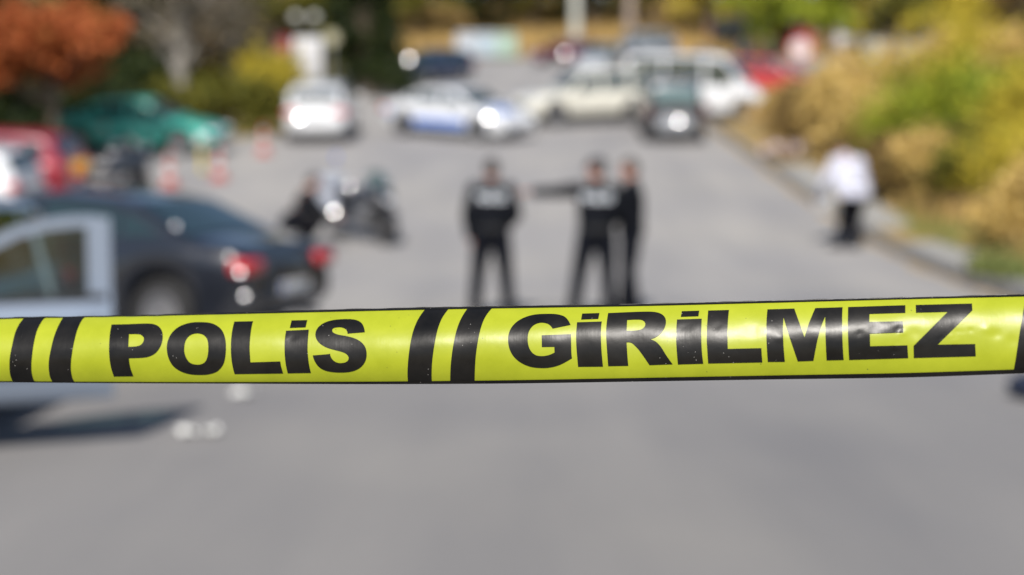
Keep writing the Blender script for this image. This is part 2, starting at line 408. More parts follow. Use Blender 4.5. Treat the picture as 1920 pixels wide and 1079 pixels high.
def inside(p, loops):
    c = False
    for L in loops:
        n = len(L)
        for i in range(n):
            a, b = L[i], L[(i + 1) % n]
            if (a[1] > p[1]) != (b[1] > p[1]) and p[0] < (b[0] - a[0]) * (p[1] - a[1]) / (b[1] - a[1]) + a[0]: c = not c
    return c
PRINT = {}
def ink(name, zone, *loops, shift=0):
    ox, oy, s = ORG[zone]
    L = [smooth_path([((p[0] / s + ox), (p[1] / s + oy)) + tuple(p[2:]) for p in lp]) for lp in loops]
    pts, eds = [], []
    for lp in L:
        n = len(pts); pts += lp; eds += [(n + i, n + (i + 1) % len(lp)) for i in range(len(lp))]
    u0, u1 = min(p.x for p in pts), max(p.x for p in pts); v0, v1 = min(p.y for p in pts), max(p.y for p in pts)
    u = u0 + 3
    while u < u1:
        v = v0 + 2
        while v < v1:
            if inside((u, v), L): pts.append(Vector((u, v)))
            v += 4.5
        u += 6
    vv, ee, fc, *_ = delaunay_2d_cdt(pts, eds, [], 0, 1e-4)
    fc = [f for f in fc if inside((sum(vv[i].x for i in f) / 3, sum(vv[i].y for i in f) / 3), L)]
    for sh in ([0] + ([shift] if shift else [])):
        dv = (edge(u0 + sh, OUT_T) + edge(u0 + sh, OUT_B) - edge(u0, OUT_T) - edge(u0, OUT_B)) / 2
        tape_obj(name, [tape_pt(p.x + sh, p.y + dv, .00025) for p in vv], [tuple(reversed(f)) for f in fc], M_BLK)
PITCH = 1886
c = 1
ink('black_stripe', 1, [(335, 108, c), (300, 145), (250, 215), (200, 330), (160, 500), (133, 640), (126, 760), (135, 880), (165, 965), (185, 985, c),
    (485, 990, c), (450, 950), (425, 860), (420, 760), (428, 640), (450, 480), (490, 310), (540, 200), (590, 130), (640, 106, c)])
ink('black_stripe', 1, [(860, 103, c), (820, 160), (770, 260), (725, 380), (690, 520), (662, 660), (655, 770), (665, 880), (690, 955), (720, 990, c),
    (1015, 995, c), (980, 945), (958, 860), (952, 760), (962, 640), (985, 500), (1020, 350), (1060, 230), (1110, 140), (1155, 97, c)])
ink('letter', 2, [(138, 207, c), (340, 203), (590, 194), (700, 201), (770, 232), (815, 290), (826, 370), (815, 450), (780, 530), (720, 600), (640, 640), (560, 655), (370, 662, c),
    (378, 740), (395, 810), (430, 905, c), (168, 908, c), (135, 810), (113, 700), (104, 580), (106, 440), (118, 310)],
    [(372, 337, c), (480, 337), (530, 345), (565, 375), (574, 405), (560, 450), (525, 485), (470, 502), (362, 508, c), (366, 420)], shift=PITCH)
ink('letter', 2, [(1350, 175), (1500, 195), (1610, 265), (1660, 360), (1678, 480), (1670, 640), (1640, 750), (1560, 840), (1440, 880), (1310, 887), (1180, 875), (1060, 835), (960, 760),
    (905, 660), (882, 540), (895, 430), (950, 320), (1050, 235), (1190, 185)],
    [(1290, 328), (1370, 345), (1420, 395), (1440, 470), (1440, 570), (1425, 660), (1390, 720), (1330, 747), (1260, 747), (1190, 720), (1145, 660), (1120, 590), (1116, 520), (1130, 440), (1165, 380), (1215, 343)], shift=PITCH)
ink('letter', 3, [(132, 160, c), (372, 155, c), (350, 250), (332, 400), (328, 510), (338, 685, c), (722, 673, c), (735, 745), (760, 827, c), (135, 835, c), (108, 730), (92, 610), (88, 480), (95, 350), (110, 250)], shift=PITCH)
ink('letter', 3, [(868, 145, c), (1070, 140, c), (1048, 235, c), (845, 242, c)], [(797, 278, c), (1090, 263, c), (1078, 380), (1073, 500), (1080, 620), (1095, 730), (1117, 820, c), (818, 825, c), (795, 720), (782, 610), (778, 490), (783, 380)], shift=PITCH)
ink('letter', 3, [(1810, 297, c), (1800, 240), (1770, 180), (1710, 143), (1620, 128), (1500, 130), (1380, 145), (1280, 180), (1205, 240), (1175, 310), (1185, 380), (1230, 440), (1310, 490), (1420, 525), (1500, 545),
    (1570, 575), (1602, 620), (1590, 665), (1540, 690), (1470, 692), (1410, 665), (1375, 620), (1362, 577, c), (1140, 596, c), (1165, 670), (1220, 745), (1300, 790), (1400, 810), (1520, 815), (1640, 802), (1740, 760),
    (1805, 690), (1832, 600), (1820, 500), (1770, 430), (1690, 380), (1580, 348), (1470, 328), (1410, 305), (1390, 280), (1400, 250), (1450, 235), (1510, 235), (1560, 255), (1582, 285), (1587, 315, c)], shift=PITCH)
ink('black_stripe', 4, [(400, 82, c), (340, 160), (290, 240), (240, 360), (205, 500), (180, 660), (165, 820), (162, 940), (170, 1040, c),
    (470, 1040, c), (466, 940), (470, 800), (485, 660), (510, 500), (545, 350), (590, 230), (640, 150), (700, 76, c)], shift=-PITCH)
ink('black_stripe', 4, [(935, 74, c), (880, 150), (830, 240), (785, 360), (750, 510), (722, 680), (706, 850), (702, 1038, c), (1010, 1037, c), (1012, 900), (1022, 720), (1045, 540), (1080, 370), (1120, 250), (1170, 160), (1250, 68, c)], shift=-PITCH)
ink('letter', 5, [(875, 300, c), (840, 235), (790, 190), (700, 165), (590, 160), (440, 167), (320, 195), (210, 250), (130, 330), (92, 420), (85, 510), (105, 610), (160, 705), (250, 780), (370, 830), (500, 845), (620, 838),
    (740, 805), (893, 722, c), (885, 640), (880, 417, c), (510, 432, c), (512, 580, c), (670, 577, c), (672, 650, c), (600, 682), (520, 695), (440, 685), (380, 640), (345, 570), (332, 480), (345, 390), (390, 320), (450, 283),
    (520, 272), (590, 288), (625, 315), (648, 347, c)], shift=-PITCH)
ink('letter', 5, [(1022, 157, c), (1240, 150, c), (1225, 225, c), (1008, 233, c)], [(957, 267, c), (1270, 257, c), (1260, 350), (1260, 500), (1268, 650), (1285, 827, c), (970, 830, c), (958, 700), (948, 560), (946, 420)], shift=-PITCH)
ink('letter', 6, [(-252, 205, c), (-270, 327), (-276, 459), (-266, 647), (-252, 837, c), (-12, 833, c), (-22, 722), (-33, 553, c), (21, 558), (68, 595), (127, 662), (240, 825, c), (515, 815, c), (440, 710), (370, 600), (310, 542), (248, 517, c),
    (320, 490), (390, 430), (430, 350), (435, 290), (420, 250), (380, 215), (320, 195), (240, 188), (100, 190)],
    [(-26, 288, c), (100, 283), (160, 292), (190, 325), (180, 370), (140, 400), (70, 413), (-33, 415, c)], shift=-PITCH)
ink('letter', 6, [(625, 183, c), (832, 177, c), (822, 243, c), (613, 250, c)], [(567, 282, c), (862, 272, c), (857, 400), (857, 540), (865, 680), (880, 808, c), (578, 817, c), (566, 680), (558, 540), (560, 400)], shift=-PITCH)
ink('letter', 6, [(938, 175, c), (1186, 168, c), (1175, 280), (1168, 420), (1172, 632, c), (1572, 623, c), (1576, 700), (1583, 792, c), (938, 805, c), (930, 690), (922, 540), (924, 400), (930, 280)], shift=-PITCH)
ink('letter', 7, [(120, 193, c), (440, 183, c), (562, 525, c), (600, 400), (650, 270), (690, 178, c), (1015, 167, c), (1010, 300), (1012, 500), (1020, 680), (1028, 795, c), (825, 800, c), (815, 600), (808, 280, c), (770, 370), (720, 540), (690, 690), (668, 805, c),
    (482, 812, c), (430, 660), (370, 480), (313, 290, c), (305, 420), (312, 620), (328, 817, c), (125, 818, c), (115, 680), (108, 500), (110, 330)], shift=-PITCH)
ink('letter', 7, [(1080, 165, c), (1762, 143, c), (1762, 235, c), (1335, 248, c), (1333, 343, c), (1733, 335, c), (1738, 468, c), (1340, 482, c), (1343, 632, c), (1786, 621, c), (1796, 773, c), (1093, 795, c), (1083, 600), (1078, 400)], shift=-PITCH)
ink('letter', 8, [(235, 172, c), (905, 155, c), (910, 235, c), (495, 645, c), (943, 637, c), (950, 783, c), (213, 803, c), (210, 660, c), (615, 255, c), (238, 265, c)], shift=-PITCH)
ink('black_stripe', 8, [(1575, 43, c), (1545, 110), (1520, 220), (1495, 370), (1470, 520), (1445, 690), (1420, 850), (1395, 990, c), (1690, 975, c), (1715, 800), (1760, 500), (1800, 280), (1870, 28, c)])
ink('black_stripe', 8, [(2105, 20, c), (2060, 110), (2020, 300), (1980, 560), (1940, 800), (1915, 960, c), (2210, 945, c), (2235, 780), (2280, 480), (2320, 260), (2400, 0, c)])
for nm, A, B in (('top_border', OUT_T, YEL_T), ('bottom_border', YEL_B, OUT_B)):
    v_, f_ = [], []
    for u in us:
        a, b = edge(u, A) + (wavy(u) - .9 if A is OUT_T else 0), edge(u, B) + (0.25 if A is not OUT_T else 0)
        for j in range(5): v_.append(tape_pt(u, a + (b - a) * j / 4, .00045))
    for i in range(len(us) - 1):
        for j in range(4): f_.append((i * 5 + j, (i + 1) * 5 + j, (i + 1) * 5 + j + 1, i * 5 + j + 1))
    tape_obj(nm, v_, f_, M_BLK)
# the two stakes that carry the tape, left and right of the view
M_STEEL = pm('galvanised_steel', (.42, .43, .44), .45, .8)
for u, w in ((U0, 'left'), (U1, 'right')):
    p = tape_pt(u, (edge(u, OUT_T) + edge(u, OUT_B)) / 2)
    st_ = tag(empty('stake', (p[0], p[1] + .02, 0)), 'galvanised stake holding the %s end of the yellow police tape' % w, 'stake', 'stakes of the police tape')
    MB().tube([(0, 0, 0), (0, 0, 1.75)], .02, 12).build('post', M_STEEL, st_); MB().lathe([(.0, 0), (.16, 0), (.16, .015), (.03, .03)], 20).build('foot', M_STEEL, st_)

# ------------------------------------------------------------------ cars
def wheel_meshes(r, w):
    t = MB().lathe([(r * .62, -w / 2), (r * .92, -w / 2), (r, -w * .36), (r, w * .36), (r * .92, w / 2), (r * .62, w / 2), (r * .60, w * .2), (r * .60, -w * .2)], 28, axis='y')
    m = MB().lathe([(.001, w * .30), (r * .16, w * .34), (r * .2, w * .28)], 16, axis='y')
    m.lathe([(r * .55, w * .42), (r * .63, w * .46), (r * .63, w * .1), (r * .55, w * .1)], 28, axis='y')
    for k in range(7):
        a = 2 * math.pi * k / 7; d = Vector((math.cos(a), 0, math.sin(a))); n = Vector((-math.sin(a), 0, math.cos(a)))
        rings = []
        for q, hw, y in ((r * .14, .028, w * .31), (r * .60, .022, w * .40)):
            c0 = d * q; rings.append([c0 + n * hw + Vector((0, y, 0)), c0 - n * hw + Vector((0, y, 0)), c0 - n * hw + Vector((0, y - .03, 0)), c0 + n * hw + Vector((0, y - .03, 0))])
        m.loft(rings)
    hub = MB().lathe([(.001, w * .05), (r * .58, w * .05), (r * .58, -w * .1), (.001, -w * .1)], 24, axis='y')
    return t.mesh('wheel'), m.mesh('rim'), hub.mesh('brake_disc')
WHEELS = {}
SPEC = {
 'sedan': dict(L=4.62, W=1.78, top=[(-2.31, .74), (-2.26, .95), (-1.62, 1.03), (0, .97), (.95, .95), (1.75, .83), (2.15, .70), (2.31, .52)],
   roof=[(-1.72, 1.02), (-1.05, 1.34), (-.75, 1.40), (-.2, 1.44), (.25, 1.42), (.5, 1.35), (1.2, .94)], bot=[(-2.31, .40), (-2.15, .26), (2.1, .24), (2.31, .34)],
   axle=(-1.44, 1.36), r=.33, split=[(-1.42, -.98), (-.93, -.08), (.02, .95)], lean=.34, rear=(-1.68, -1.06), front=(.46, 1.16), glaze=.06),
 'hatch': dict(L=4.05, W=1.74, top=[(-2.02, .80), (-1.98, .98), (-1.7, 1.0), (0, .96), (.9, .95), (1.5, .86), (1.9, .70), (2.02, .52)],
   roof=[(-1.98, .99), (-1.78, 1.33), (-1.6, 1.42), (-1.1, 1.48), (-.2, 1.50), (.25, 1.47), (.45, 1.41), (1.2, .95)], bot=[(-2.02, .42), (-1.9, .27), (1.85, .24), (2.02, .34)],
   axle=(-1.22, 1.26), r=.31, split=[(-1.62, -1.15), (-1.08, -.22), (-.12, .95)], lean=.26, rear=(-1.95, -1.74), front=(.44, 1.15), glaze=.06),
 'mpv': dict(L=4.3, W=1.80, top=[(-2.15, .85), (-2.11, 1.03), (-1.9, 1.05), (0, 1.02), (1.1, 1.0), (1.65, .92), (2.0, .78), (2.15, .55)],
   roof=[(-2.13, 1.04), (-2.02, 1.55), (-1.9, 1.72), (-1.4, 1.80), (-.1, 1.80), (.45, 1.75), (.7, 1.66), (1.45, 1.0)], bot=[(-2.15, .42), (-2.0, .28), (1.95, .26), (2.15, .36)],
   axle=(-1.3, 1.35), r=.32, split=[(-1.9, -1.2), (-1.12, -.12), (-.04, 1.05)], lean=.14, rear=(-2.12, -2.0), front=(.68, 1.4), glaze=.07),
 'van': dict(L=4.95, W=1.92, top=[(-2.47, 1.0), (-2.44, 1.15), (0, 1.15), (1.2, 1.12), (1.75, 1.05), (2.25, .92), (2.40, .8), (2.47, .6)],
   roof=[(-2.46, 1.14), (-2.42, 1.9), (-2.3, 2.08), (-1.8, 2.14), (.4, 2.14), (.8, 2.07), (1.0, 1.95), (1.7, 1.1)], bot=[(-2.47, .46), (-2.35, .3), (2.25, .28), (2.47, .4)],
   axle=(-1.5, 1.62), r=.34, split=[(-2.2, -1.1), (-1.02, .25), (.34, 1.25)], lean=.10, rear=(-2.44, -2.36), front=(.98, 1.64), glaze=.10),
 'suv': dict(L=4.55, W=1.84, top=[(-2.27, .95), (-2.23, 1.1), (-1.8, 1.12), (0, 1.08), (.8, 1.06), (1.75, 1.0), (2.15, .88), (2.27, .6)],
   roof=[(-2.2, 1.12), (-1.98, 1.55), (-1.8, 1.66), (-1.2, 1.72), (-.1, 1.72), (.25, 1.68), (.42, 1.6), (1.0, 1.06)], bot=[(-2.27, .5), (-2.1, .36), (2.05, .34), (2.27, .48)],
   axle=(-1.35, 1.38), r=.36, split=[(-1.85, -1.25), (-1.17, -.25), (-.15, .8)], lean=.2, rear=(-2.17, -1.95), front=(.4, .96), glaze=.06)}
def make_car(name, kind, body, label, cat='car', group=None, open_door=False, stripe=None, lights=True, glass=None, rim=None, lightbar=None, roof_mat=None, bumper=None, tail=None):
    S = SPEC[kind]; L, W = S['L'], S['W']; top, roof, bot, R, lean = S['top'], S['roof'], S['bot'], S['r'], S['lean']
    root = tag(empty(name), label, cat, group); gl = glass or M_GLASS
    ra = R + .055
    def zb(x):
        z = interp(x, bot)
        for ax in S['axle']:
            if abs(x - ax) < ra: z = max(z, R + math.sqrt(ra * ra - (x - ax) ** 2))
        return z
    def hw(x):
        q = abs(x) / (L / 2); return W / 2 * (1 - .03 * q ** 2 - .13 * q ** 10)
    def sect(x):
        b, t, w = zb(x), interp(x, top), hw(x); b = min(b, t - .08); h = t - b
        return [(0, b), (w - .12, b), (w - .03, b + min(.04, h * .15)), (w - .008, b + h * .3), (w, b + h * .55), (w - .006, b + h * .72), (w - .03, t - min(.08, h * .18)), (w - .075, t - min(.03, h * .1)), (w - .15, t - .006), (w * .5, t + .018), (0, t + .026)]
    def side_y(x, z):
        s = sect(x)[2:8]; return float(np.interp(z, [p[1] for p in s], [p[0] for p in s]))
    sx = list(np.linspace(-L / 2, L / 2, 46)) + [ax + s * k for ax in S['axle'] for k in np.linspace(0, ra, 9) for s in (-1, 1)] + [ax + s * (ra + .004) for ax in S['axle'] for s in (-1, 1)]
    sx = sorted(set(round(float(x), 4) for x in sx if abs(x) <= L / 2))
    rings = []
    for x in sx:
        h = sect(x); rings.append([(x, y, z) for y, z in h] + [(x, -y, z) for y, z in reversed(h[1:-1])])
    MB().loft(rings).build('body', body, root)
    MB().box((0, 0, .36), (L * .84, W * .80, .30)).build('underbody', M_DARK, root)
    # cabin
    def zr(x): return interp(x, roof)
    def cy_(x, z): return hw(x) - .075 - max(0, z - interp(x, top)) * lean
    rs = sorted(set([round(float(x), 4) for x in np.linspace(roof[0][0], roof[-1][0], 34)] + [p[0] for p in roof])); rings = []
    for x in rs:
        z1 = zr(x); z0 = min(interp(x, top) - .05, z1 - .02); h = max(.0, z1 - interp(x, top)); e = min(.07, h * .5)
        y1 = cy_(x, z1 - e); half = [(0, z0), (hw(x) - .07, z0), (hw(x) - .078, z0 + .05 if h > .02 else z0 + .01), (y1, max(z1 - e, z0 + .012)), (y1 - .035, z1 - e * .3), (y1 - .11, z1), (y1 * .5, z1 + .016), (0, z1 + .022)]
        rings.append([(x, y, z) for y, z in half] + [(x, -y, z) for y, z in reversed(half[1:-1])])
    MB().loft(rings).build('cabin', roof_mat or body, root)
    def patch(x0, x1, lo, hi, fy, off, sgn, nx_=12, nz=5):
        rows_ = []
        for i in range(nx_ + 1):
            x = x0 + (x1 - x0) * i / nx_; a, b = lo(x), hi(x); b = max(b, a + .004)
            rows_.append([(x, sgn * (fy(x, a + (b - a) * j / nz) + off), a + (b - a) * j / nz) for j in range(nz + 1)])
        if sgn > 0: rows_.reverse()
        return MB().grid(rows_)
    for s in (1, -1):
        for i, (a, b) in enumerate(S['split']):
            if open_door and s == 1 and i == 2: continue
            patch(a, b, lambda x: interp(x, top) + .035, lambda x: zr(x) - .085, cy_, .006, s).build('side_window', gl, root)
        dx = [(S['split'][1][0] - .06, S['split'][1][1] + .035), (S['split'][2][0] - .035, S['split'][2][1] + .03)]
        for i, (a, b) in enumerate(dx):
            if open_door and s == 1 and i == 1:
                patch(a, b, lambda x: .36, lambda x: interp(x, top) - .03, side_y, .004, s).build('door_opening', M_DARK, root)
                patch(S['split'][2][0], S['split'][2][1], lambda x: interp(x, top) - .02, lambda x: zr(x) - .085, cy_, .006, s).build('window_opening', M_DARK, root)
                continue
            d = patch(max(a, S['axle'][0] + ra + .01) if i == 0 else a, b, lambda x: max(.33, zb(x) + .06), lambda x: interp(x, top) - .05, side_y, .006, s).build('door', body, root)
            rbox('door_handle', (a + .13, s * (side_y(a + .13, .82) + .02), interp(a, top) - .17), (.17, .03, .03), body, d, .01)
        rbox('mirror', (S['split'][2][1] - .10, s * (W / 2 + .09), interp(1, top) + .08), (.11, .2, .13), body, root, .04, 3)
        # wheels
        key = (R,)
        if key not in WHEELS: WHEELS[key] = wheel_meshes(R, .21)
        for ax in S['axle']:
            w = link('wheel', WHEELS[key][0], M_TYRE, root); w.location = (ax, s * (W / 2 - .125), R)
            if s < 0: w.rotation_euler = (0, 0, math.pi)
            link('rim', WHEELS[key][1], rim or M_RIM, w); link('brake_disc', WHEELS[key][2], M_DARK, w)
    def across(x0, x1, inset, mat, nm, n=8):
        rows_ = []
        for i in range(n + 1):
            x = x0 + (x1 - x0) * i / n; z = zr(x); yw = cy_(x, z) - inset
            dz = .012
            rows_.append([(x + (.007 if x1 > 0 else -.007), yw * q, z + .022 - .022 * abs(q) ** 1.5 + dz - .004) for q in np.linspace(-1, 1, 11)])
        MB().grid(rows_).build(nm, mat, root)
    across(S['front'][0] + .03, S['front'][1] - .05, .06, gl, 'windscreen'); across(S['rear'][0] + .02, S['rear'][1] - .01, .08, gl, 'rear_window')
    # ends: lights, bumpers, plate, grille
    def end_ring(sg, z0, z1, dep, prot, mat, nm, wq=.96):
        rows_ = []
        for q in np.linspace(-1, 1, 17):
            x = sg * (L / 2 - dep * abs(q) ** 3.2 + prot); y = q * hw(L / 2 - dep) * wq
            x0 = sg * (L / 2 - .25)
            rows_.append([(x0, y, z0), (x - sg * .02, y, z0), (x, y, z0 + (z1 - z0) * .3), (x, y, z0 + (z1 - z0) * .75), (x - sg * .03, y, z1), (x0, y, z1)])
        m = MB().loft(rows_); return m.build(nm, mat, root)
    end_ring(1, .30 + R * .1, .56, .22, .03, body, 'front_bumper'); end_ring(-1, .34 + R * .1, .60 if bumper is None else .80, .20, .04, bumper or body, 'rear_bumper')
    rbox('lower_grille', (L / 2 + .02, 0, .40), (.05, W * .5, .10), M_DARK, root, .015)
    rbox('grille', (L / 2 - .05, 0, interp(L / 2 - .05, top) - .06), (.10, W * .42, .10), M_DARK, root, .02)
    for s in (1, -1):
        h = MB().ball((L / 2 - .16, s * (W / 2 - .27), interp(L / 2 - .16, top) - .07), (.20, .19, .085), 16, 10, Matrix.Rotation(-.45 * s, 3, 'Z') @ Matrix.Rotation(.12, 3, 'Y')).build('headlight', M_LENS, root)
        zt_ = interp(-L / 2 + .03, top)
        if kind in ('mpv', 'van'): rbox('tail_light', (-L / 2 + .02, s * (W / 2 - .11), zt_ - .02), (.10, .14, .42), tail or M_RED, root, .03, 3)
        else:
            rbox('tail_light', (-L / 2 + .07, s * (W / 2 - .22), zt_ - .085), (.20, .36, .15), M_RED, root, .05, 3)
    for sg in (1, -1):
        pl = rbox('number_plate', (sg * (L / 2 + .045), 0, .46 if sg > 0 else (.56 if kind == 'sedan' else .72)), (.014, .52, .115), M_PLATE, root, .004)
        rbox('blue_strip', (sg * (L / 2 + .0535), .235 * -sg, .46 if sg > 0 else (.56 if kind == 'sedan' else .72)), (.004, .04, .105), M_BLUE, pl, .001)
    MB().tube([(-L / 2 - .02, -.5, .27), (-L / 2 + .35, -.5, .27)], .03, 10).build('exhaust_pipe', M_CHROME, root)
    if stripe:
        for s in (1, -1):
            patch(S['axle'][0] + ra + .04, S['axle'][1] - ra - .04, lambda x: .36, lambda x: .60, side_y, .012, s).build('blue_stripe', stripe, root)
            patch(-L / 2 + .25, S['axle'][0] - ra, lambda x: .60, lambda x: .74, side_y, .012, s).build('blue_stripe', stripe, root)
        rows_ = [[(x, y, interp(x, top) + .034 - .012 * abs(y) / .5) for y in np.linspace(-.42, .42, 7)] for x in np.linspace(1.3, 1.95, 6)]
        MB().grid(rows_).build('blue_bonnet_band', stripe, root)
    if lightbar:
        b_ = rbox('light_bar', (.1, 0, zr(.1) + .10), (.32, 1.25, .14), lightbar, root, .04, 3)
        rbox('light_bar_foot', (.1, 0, zr(.1) + .025), (.2, 1.0, .05), M_DARK, b_, .01)
    if open_door:
        # a driver's door on its hinge: built in its own plane, a = along the door, then swung out
        hx = S['split'][2][1] + .02; ang = math.radians(68)
        hinge = Vector((hx, W / 2 - .03, 0))
        ex = Vector((-math.cos(ang), math.sin(ang), 0)); ey = Vector((math.sin(ang), math.cos(ang), 0))  # along the door, outward face
        def P(a, o, z): q = hinge + ex * a + ey * o; return (q.x, q.y, z)
        dl = 1.06; belt = .93
        rows_ = []
        for a in np.linspace(0, dl, 12):
            fa = 1 - .35 * (abs(a / dl - .5) * 2) ** 8
            pr = [(-.06, .32), (-.02 * fa, .30), (.025 * fa, .36), (.05 * fa, .55), (.055 * fa, .70), (.04 * fa, .84), (.01, belt), (-.06, belt), (-.085, .80), (-.09, .45)]
            rows_.append([P(a, o, z) for o, z in pr])
        d = MB().loft(rows_).build('open_door', body, root)
        fr = MB()
        def bar(p, q, w, t=.05):
            (a0, z0), (a1, z1) = p, q; n = Vector((-(z1 - z0), a1 - a0)).normalized() * w / 2
            fr.loft([[P(a0 + n.x, -.05 + t / 2, z0 + n.y), P(a0 - n.x, -.05 + t / 2, z0 - n.y), P(a0 - n.x, -.05 - t / 2, z0 - n.y), P(a0 + n.x, -.05 - t / 2, z0 + n.y)],
                     [P(a1 + n.x, -.05 + t / 2, z1 + n.y), P(a1 - n.x, -.05 + t / 2, z1 - n.y), P(a1 - n.x, -.05 - t / 2, z1 - n.y), P(a1 + n.x, -.05 - t / 2, z1 + n.y)]])
        arch = [(.0, belt - .01), (.16, 1.09), (.34, 1.225), (.52, 1.315), (.70, 1.362), (.86, 1.378), (1.0, 1.375)]
        for p, q in zip(arch[:-1], arch[1:]): bar(p, q, .068)
        bar((.995, 1.40), (.995, belt - .01), .135, .07); fr.build('window_frame', body, d)
        fr = MB(); bar((.62, 1.34), (.72, belt - .005), .035, .04); fr.build('window_divider', pm('grey_trim', (.10, .14, .15), .4), d)
        g = MB(); rr = []
        for a in np.linspace(.03, .98, 14): rr.append([P(a, -.05, belt - .03), P(a, -.05, max(belt, interp(a, arch) - .02))])
        g.grid(rr).build('pane', M_CLEAR, d)
        g = MB(); g.loft([[P(.05, .012, belt - .035), P(.05, .022, belt - .035), P(.05, .02, belt + .012), P(.05, .0, belt + .012)], [P(1.03, .012, belt - .035), P(1.03, .022, belt - .035), P(1.03, .02, belt + .012), P(1.03, .0, belt + .012)]])
        g.build('belt_seal', M_DARK, d)
        g = MB(); g.box(P(.9, .065, .80), (.03, .17, .035), Matrix.Rotation(-(math.pi / 2 - ang), 3, 'Z')); g.build('door_handle', body, d)
        g = MB(); g.loft([[P(.05, .075, .50), P(.05, .05, .50), P(.05, .05, .56), P(.05, .075, .56)], [P(1.0, .075, .50), P(1.0, .05, .50), P(1.0, .05, .56), P(1.0, .075, .56)]]); g.build('rubbing_strip', M_DARK, d)
        g = MB(); g.ball(P(.12, .13, 1.0), (.05, .11, .075), 14, 9); g.build('door_mirror', body, d)
    return root

P_PALE = paint('pale_blue_silver', (.22, .265, .34), .4, .15)
P_NAVY = paint('dark_navy', (.012, .014, .020), .3, .1)
P_WHITE = paint('white', (.64, .65, .67)); P_CREAM = paint('warm_white', (.63, .61, .53))
P_GREEN = paint('teal_green', (.03, .34, .27)); P_RED = paint('red', (.27, .008, .025)); P_SILVER = paint('silver', (.40, .42, .45), .3, .4)
P_CHAR = paint('charcoal', (.05, .05, .056), .3, .3); P_MAROON = paint('maroon', (.12, .008, .022)); P_DBLUE = paint('dark_blue', (.02, .03, .07)); P_RED2 = paint('bright_red', (.42, .02, .02))

o = make_car('car', 'hatch', P_PALE, 'pale blue silver car with its driver door wide open at the left edge', open_door=True, glass=M_GLASS)
place(o, -4.24, 9.12, (0, -1))
o = make_car('sedan', 'sedan', P_NAVY, 'dark navy sedan seen from its rear, red tail lights, behind the open car door')
o_h = (-math.sin(math.radians(69)), math.cos(math.radians(69))); place(o, -2.08 + 2.31 * o_h[0], 13.35 + 2.31 * o_h[1], o_h)
o = make_car('police_car', 'sedan', P_WHITE, 'white police car with blue side stripes parked across the middle of the road', 'police car', stripe=pm('police_blue', (.10, .22, .62), .35, coat=1))
x, y = gp(857, 262); place(o, x, y + .9, (.80, -.60))
o = make_car('hatchback', 'hatch', P_WHITE, 'white hatchback seen from behind, left of the police car'); x, y = gp(586, 272); place(o, x, y + 2.2, (-.04, 1)); o.scale = (1.08,) * 3
o = make_car('hatchback', 'mpv', P_CHAR, 'charcoal hatchback with its back to the camera in front of the white van', bumper=P_SILVER, glass=pm('pale_teal_glass', (.10, .16, .16), .08, spec=.9), tail=pm('dark_red_lens', (.08, .008, .008), .3)); x, y = gp(1268, 270); place(o, x, y + 2.0, (.02, 1))
o = make_car('suv', 'suv', P_CREAM, 'warm white off-road car facing left, between police car and white van'); x, y = gp(1100, 236); place(o, x, y + .9, (-.93, -.36))
o = make_car('van', 'van', P_WHITE, 'white van with dark blue light bar facing right beside the grassy bank', 'van', lightbar=pm('blue_lamp', (.01, .03, .10), .2, coat=1)); x, y = gp(1318, 228); place(o, x, y + 1.0, (.95, -.30))
o = make_car('parked_car', 'hatch', P_WHITE, 'white parked car at the left edge, nearest of the parked row'); place(o, X(70, 26.6) - 2.02, 26.6, (-1, .06))
o = make_car('parked_car', 'hatch', P_RED, 'dark red parked car just beyond the white parked car'); place(o, X(150, 29.4) - 2.02, 29.4, (-1, .05))
o = make_car('parked_car', 'sedan', P_GREEN, 'teal green sedan parked side-on below the red leaved tree'); place(o, X(268, 38.5), 38.5, (1, -.10))
o = make_car('parked_car', 'hatch', P_DBLUE, 'dark blue car with glinting headlamp far up the road, left of the grey forecourt'); x, y = gp(812, 158); place(o, x, y + 1.2, (-.62, -.78))
o = make_car('parked_car', 'sedan', P_MAROON, 'maroon car far up the road below the dry grass slope'); x, y = gp(1068, 122); place(o, x, y + 1, (-.9, -.35))
o = make_car('parked_car', 'hatch', P_SILVER, 'silver car far up the road between maroon car and white off-road car'); x, y = gp(1128, 142); place(o, x, y + 1.5, (-.3, -.95))
o = make_car('parked_car', 'suv', P_SILVER, 'silver off-road car far up the road above the white van roof'); x, y = gp(1205, 116); place(o, x, y + 1.5, (-.8, -.6))
o = make_car('parked_car', 'hatch', P_RED2, 'bright red car behind the bonnet of the white van'); x, y = gp(1432, 182); place(o, x + .3, y + 1.2, (.9, -.4))
o = make_car('parked_car', 'mpv', P_CHAR, 'dark grey car parked far right of the red car'); x, y = gp(1400, 100); place(o, x, y + 1, (.7, -.7))
o = make_car('parked_car', 'sedan', P_RED, 'red sedan at the upper right behind the waiting people'); x, y = gp(1470, 88); place(o, x, y + 1, (.95, -.3))
o = make_car('parked_car', 'hatch', P_WHITE, 'white car at the upper right just above the dry grass bank'); x, y = gp(1560, 128); place(o, x, 62, (.97, -.2))

o = make_car('parked_car', 'van', P_WHITE, 'white van glimpsed between the trees at the top right'); place(o, X(1635, 89), 89, (.9, -.4))
o = make_car('parked_car', 'suv', P_SILVER, 'silver off-road car glimpsed between the trees at the top right corner'); place(o, X(1725, 88), 88, (-.9, -.4))

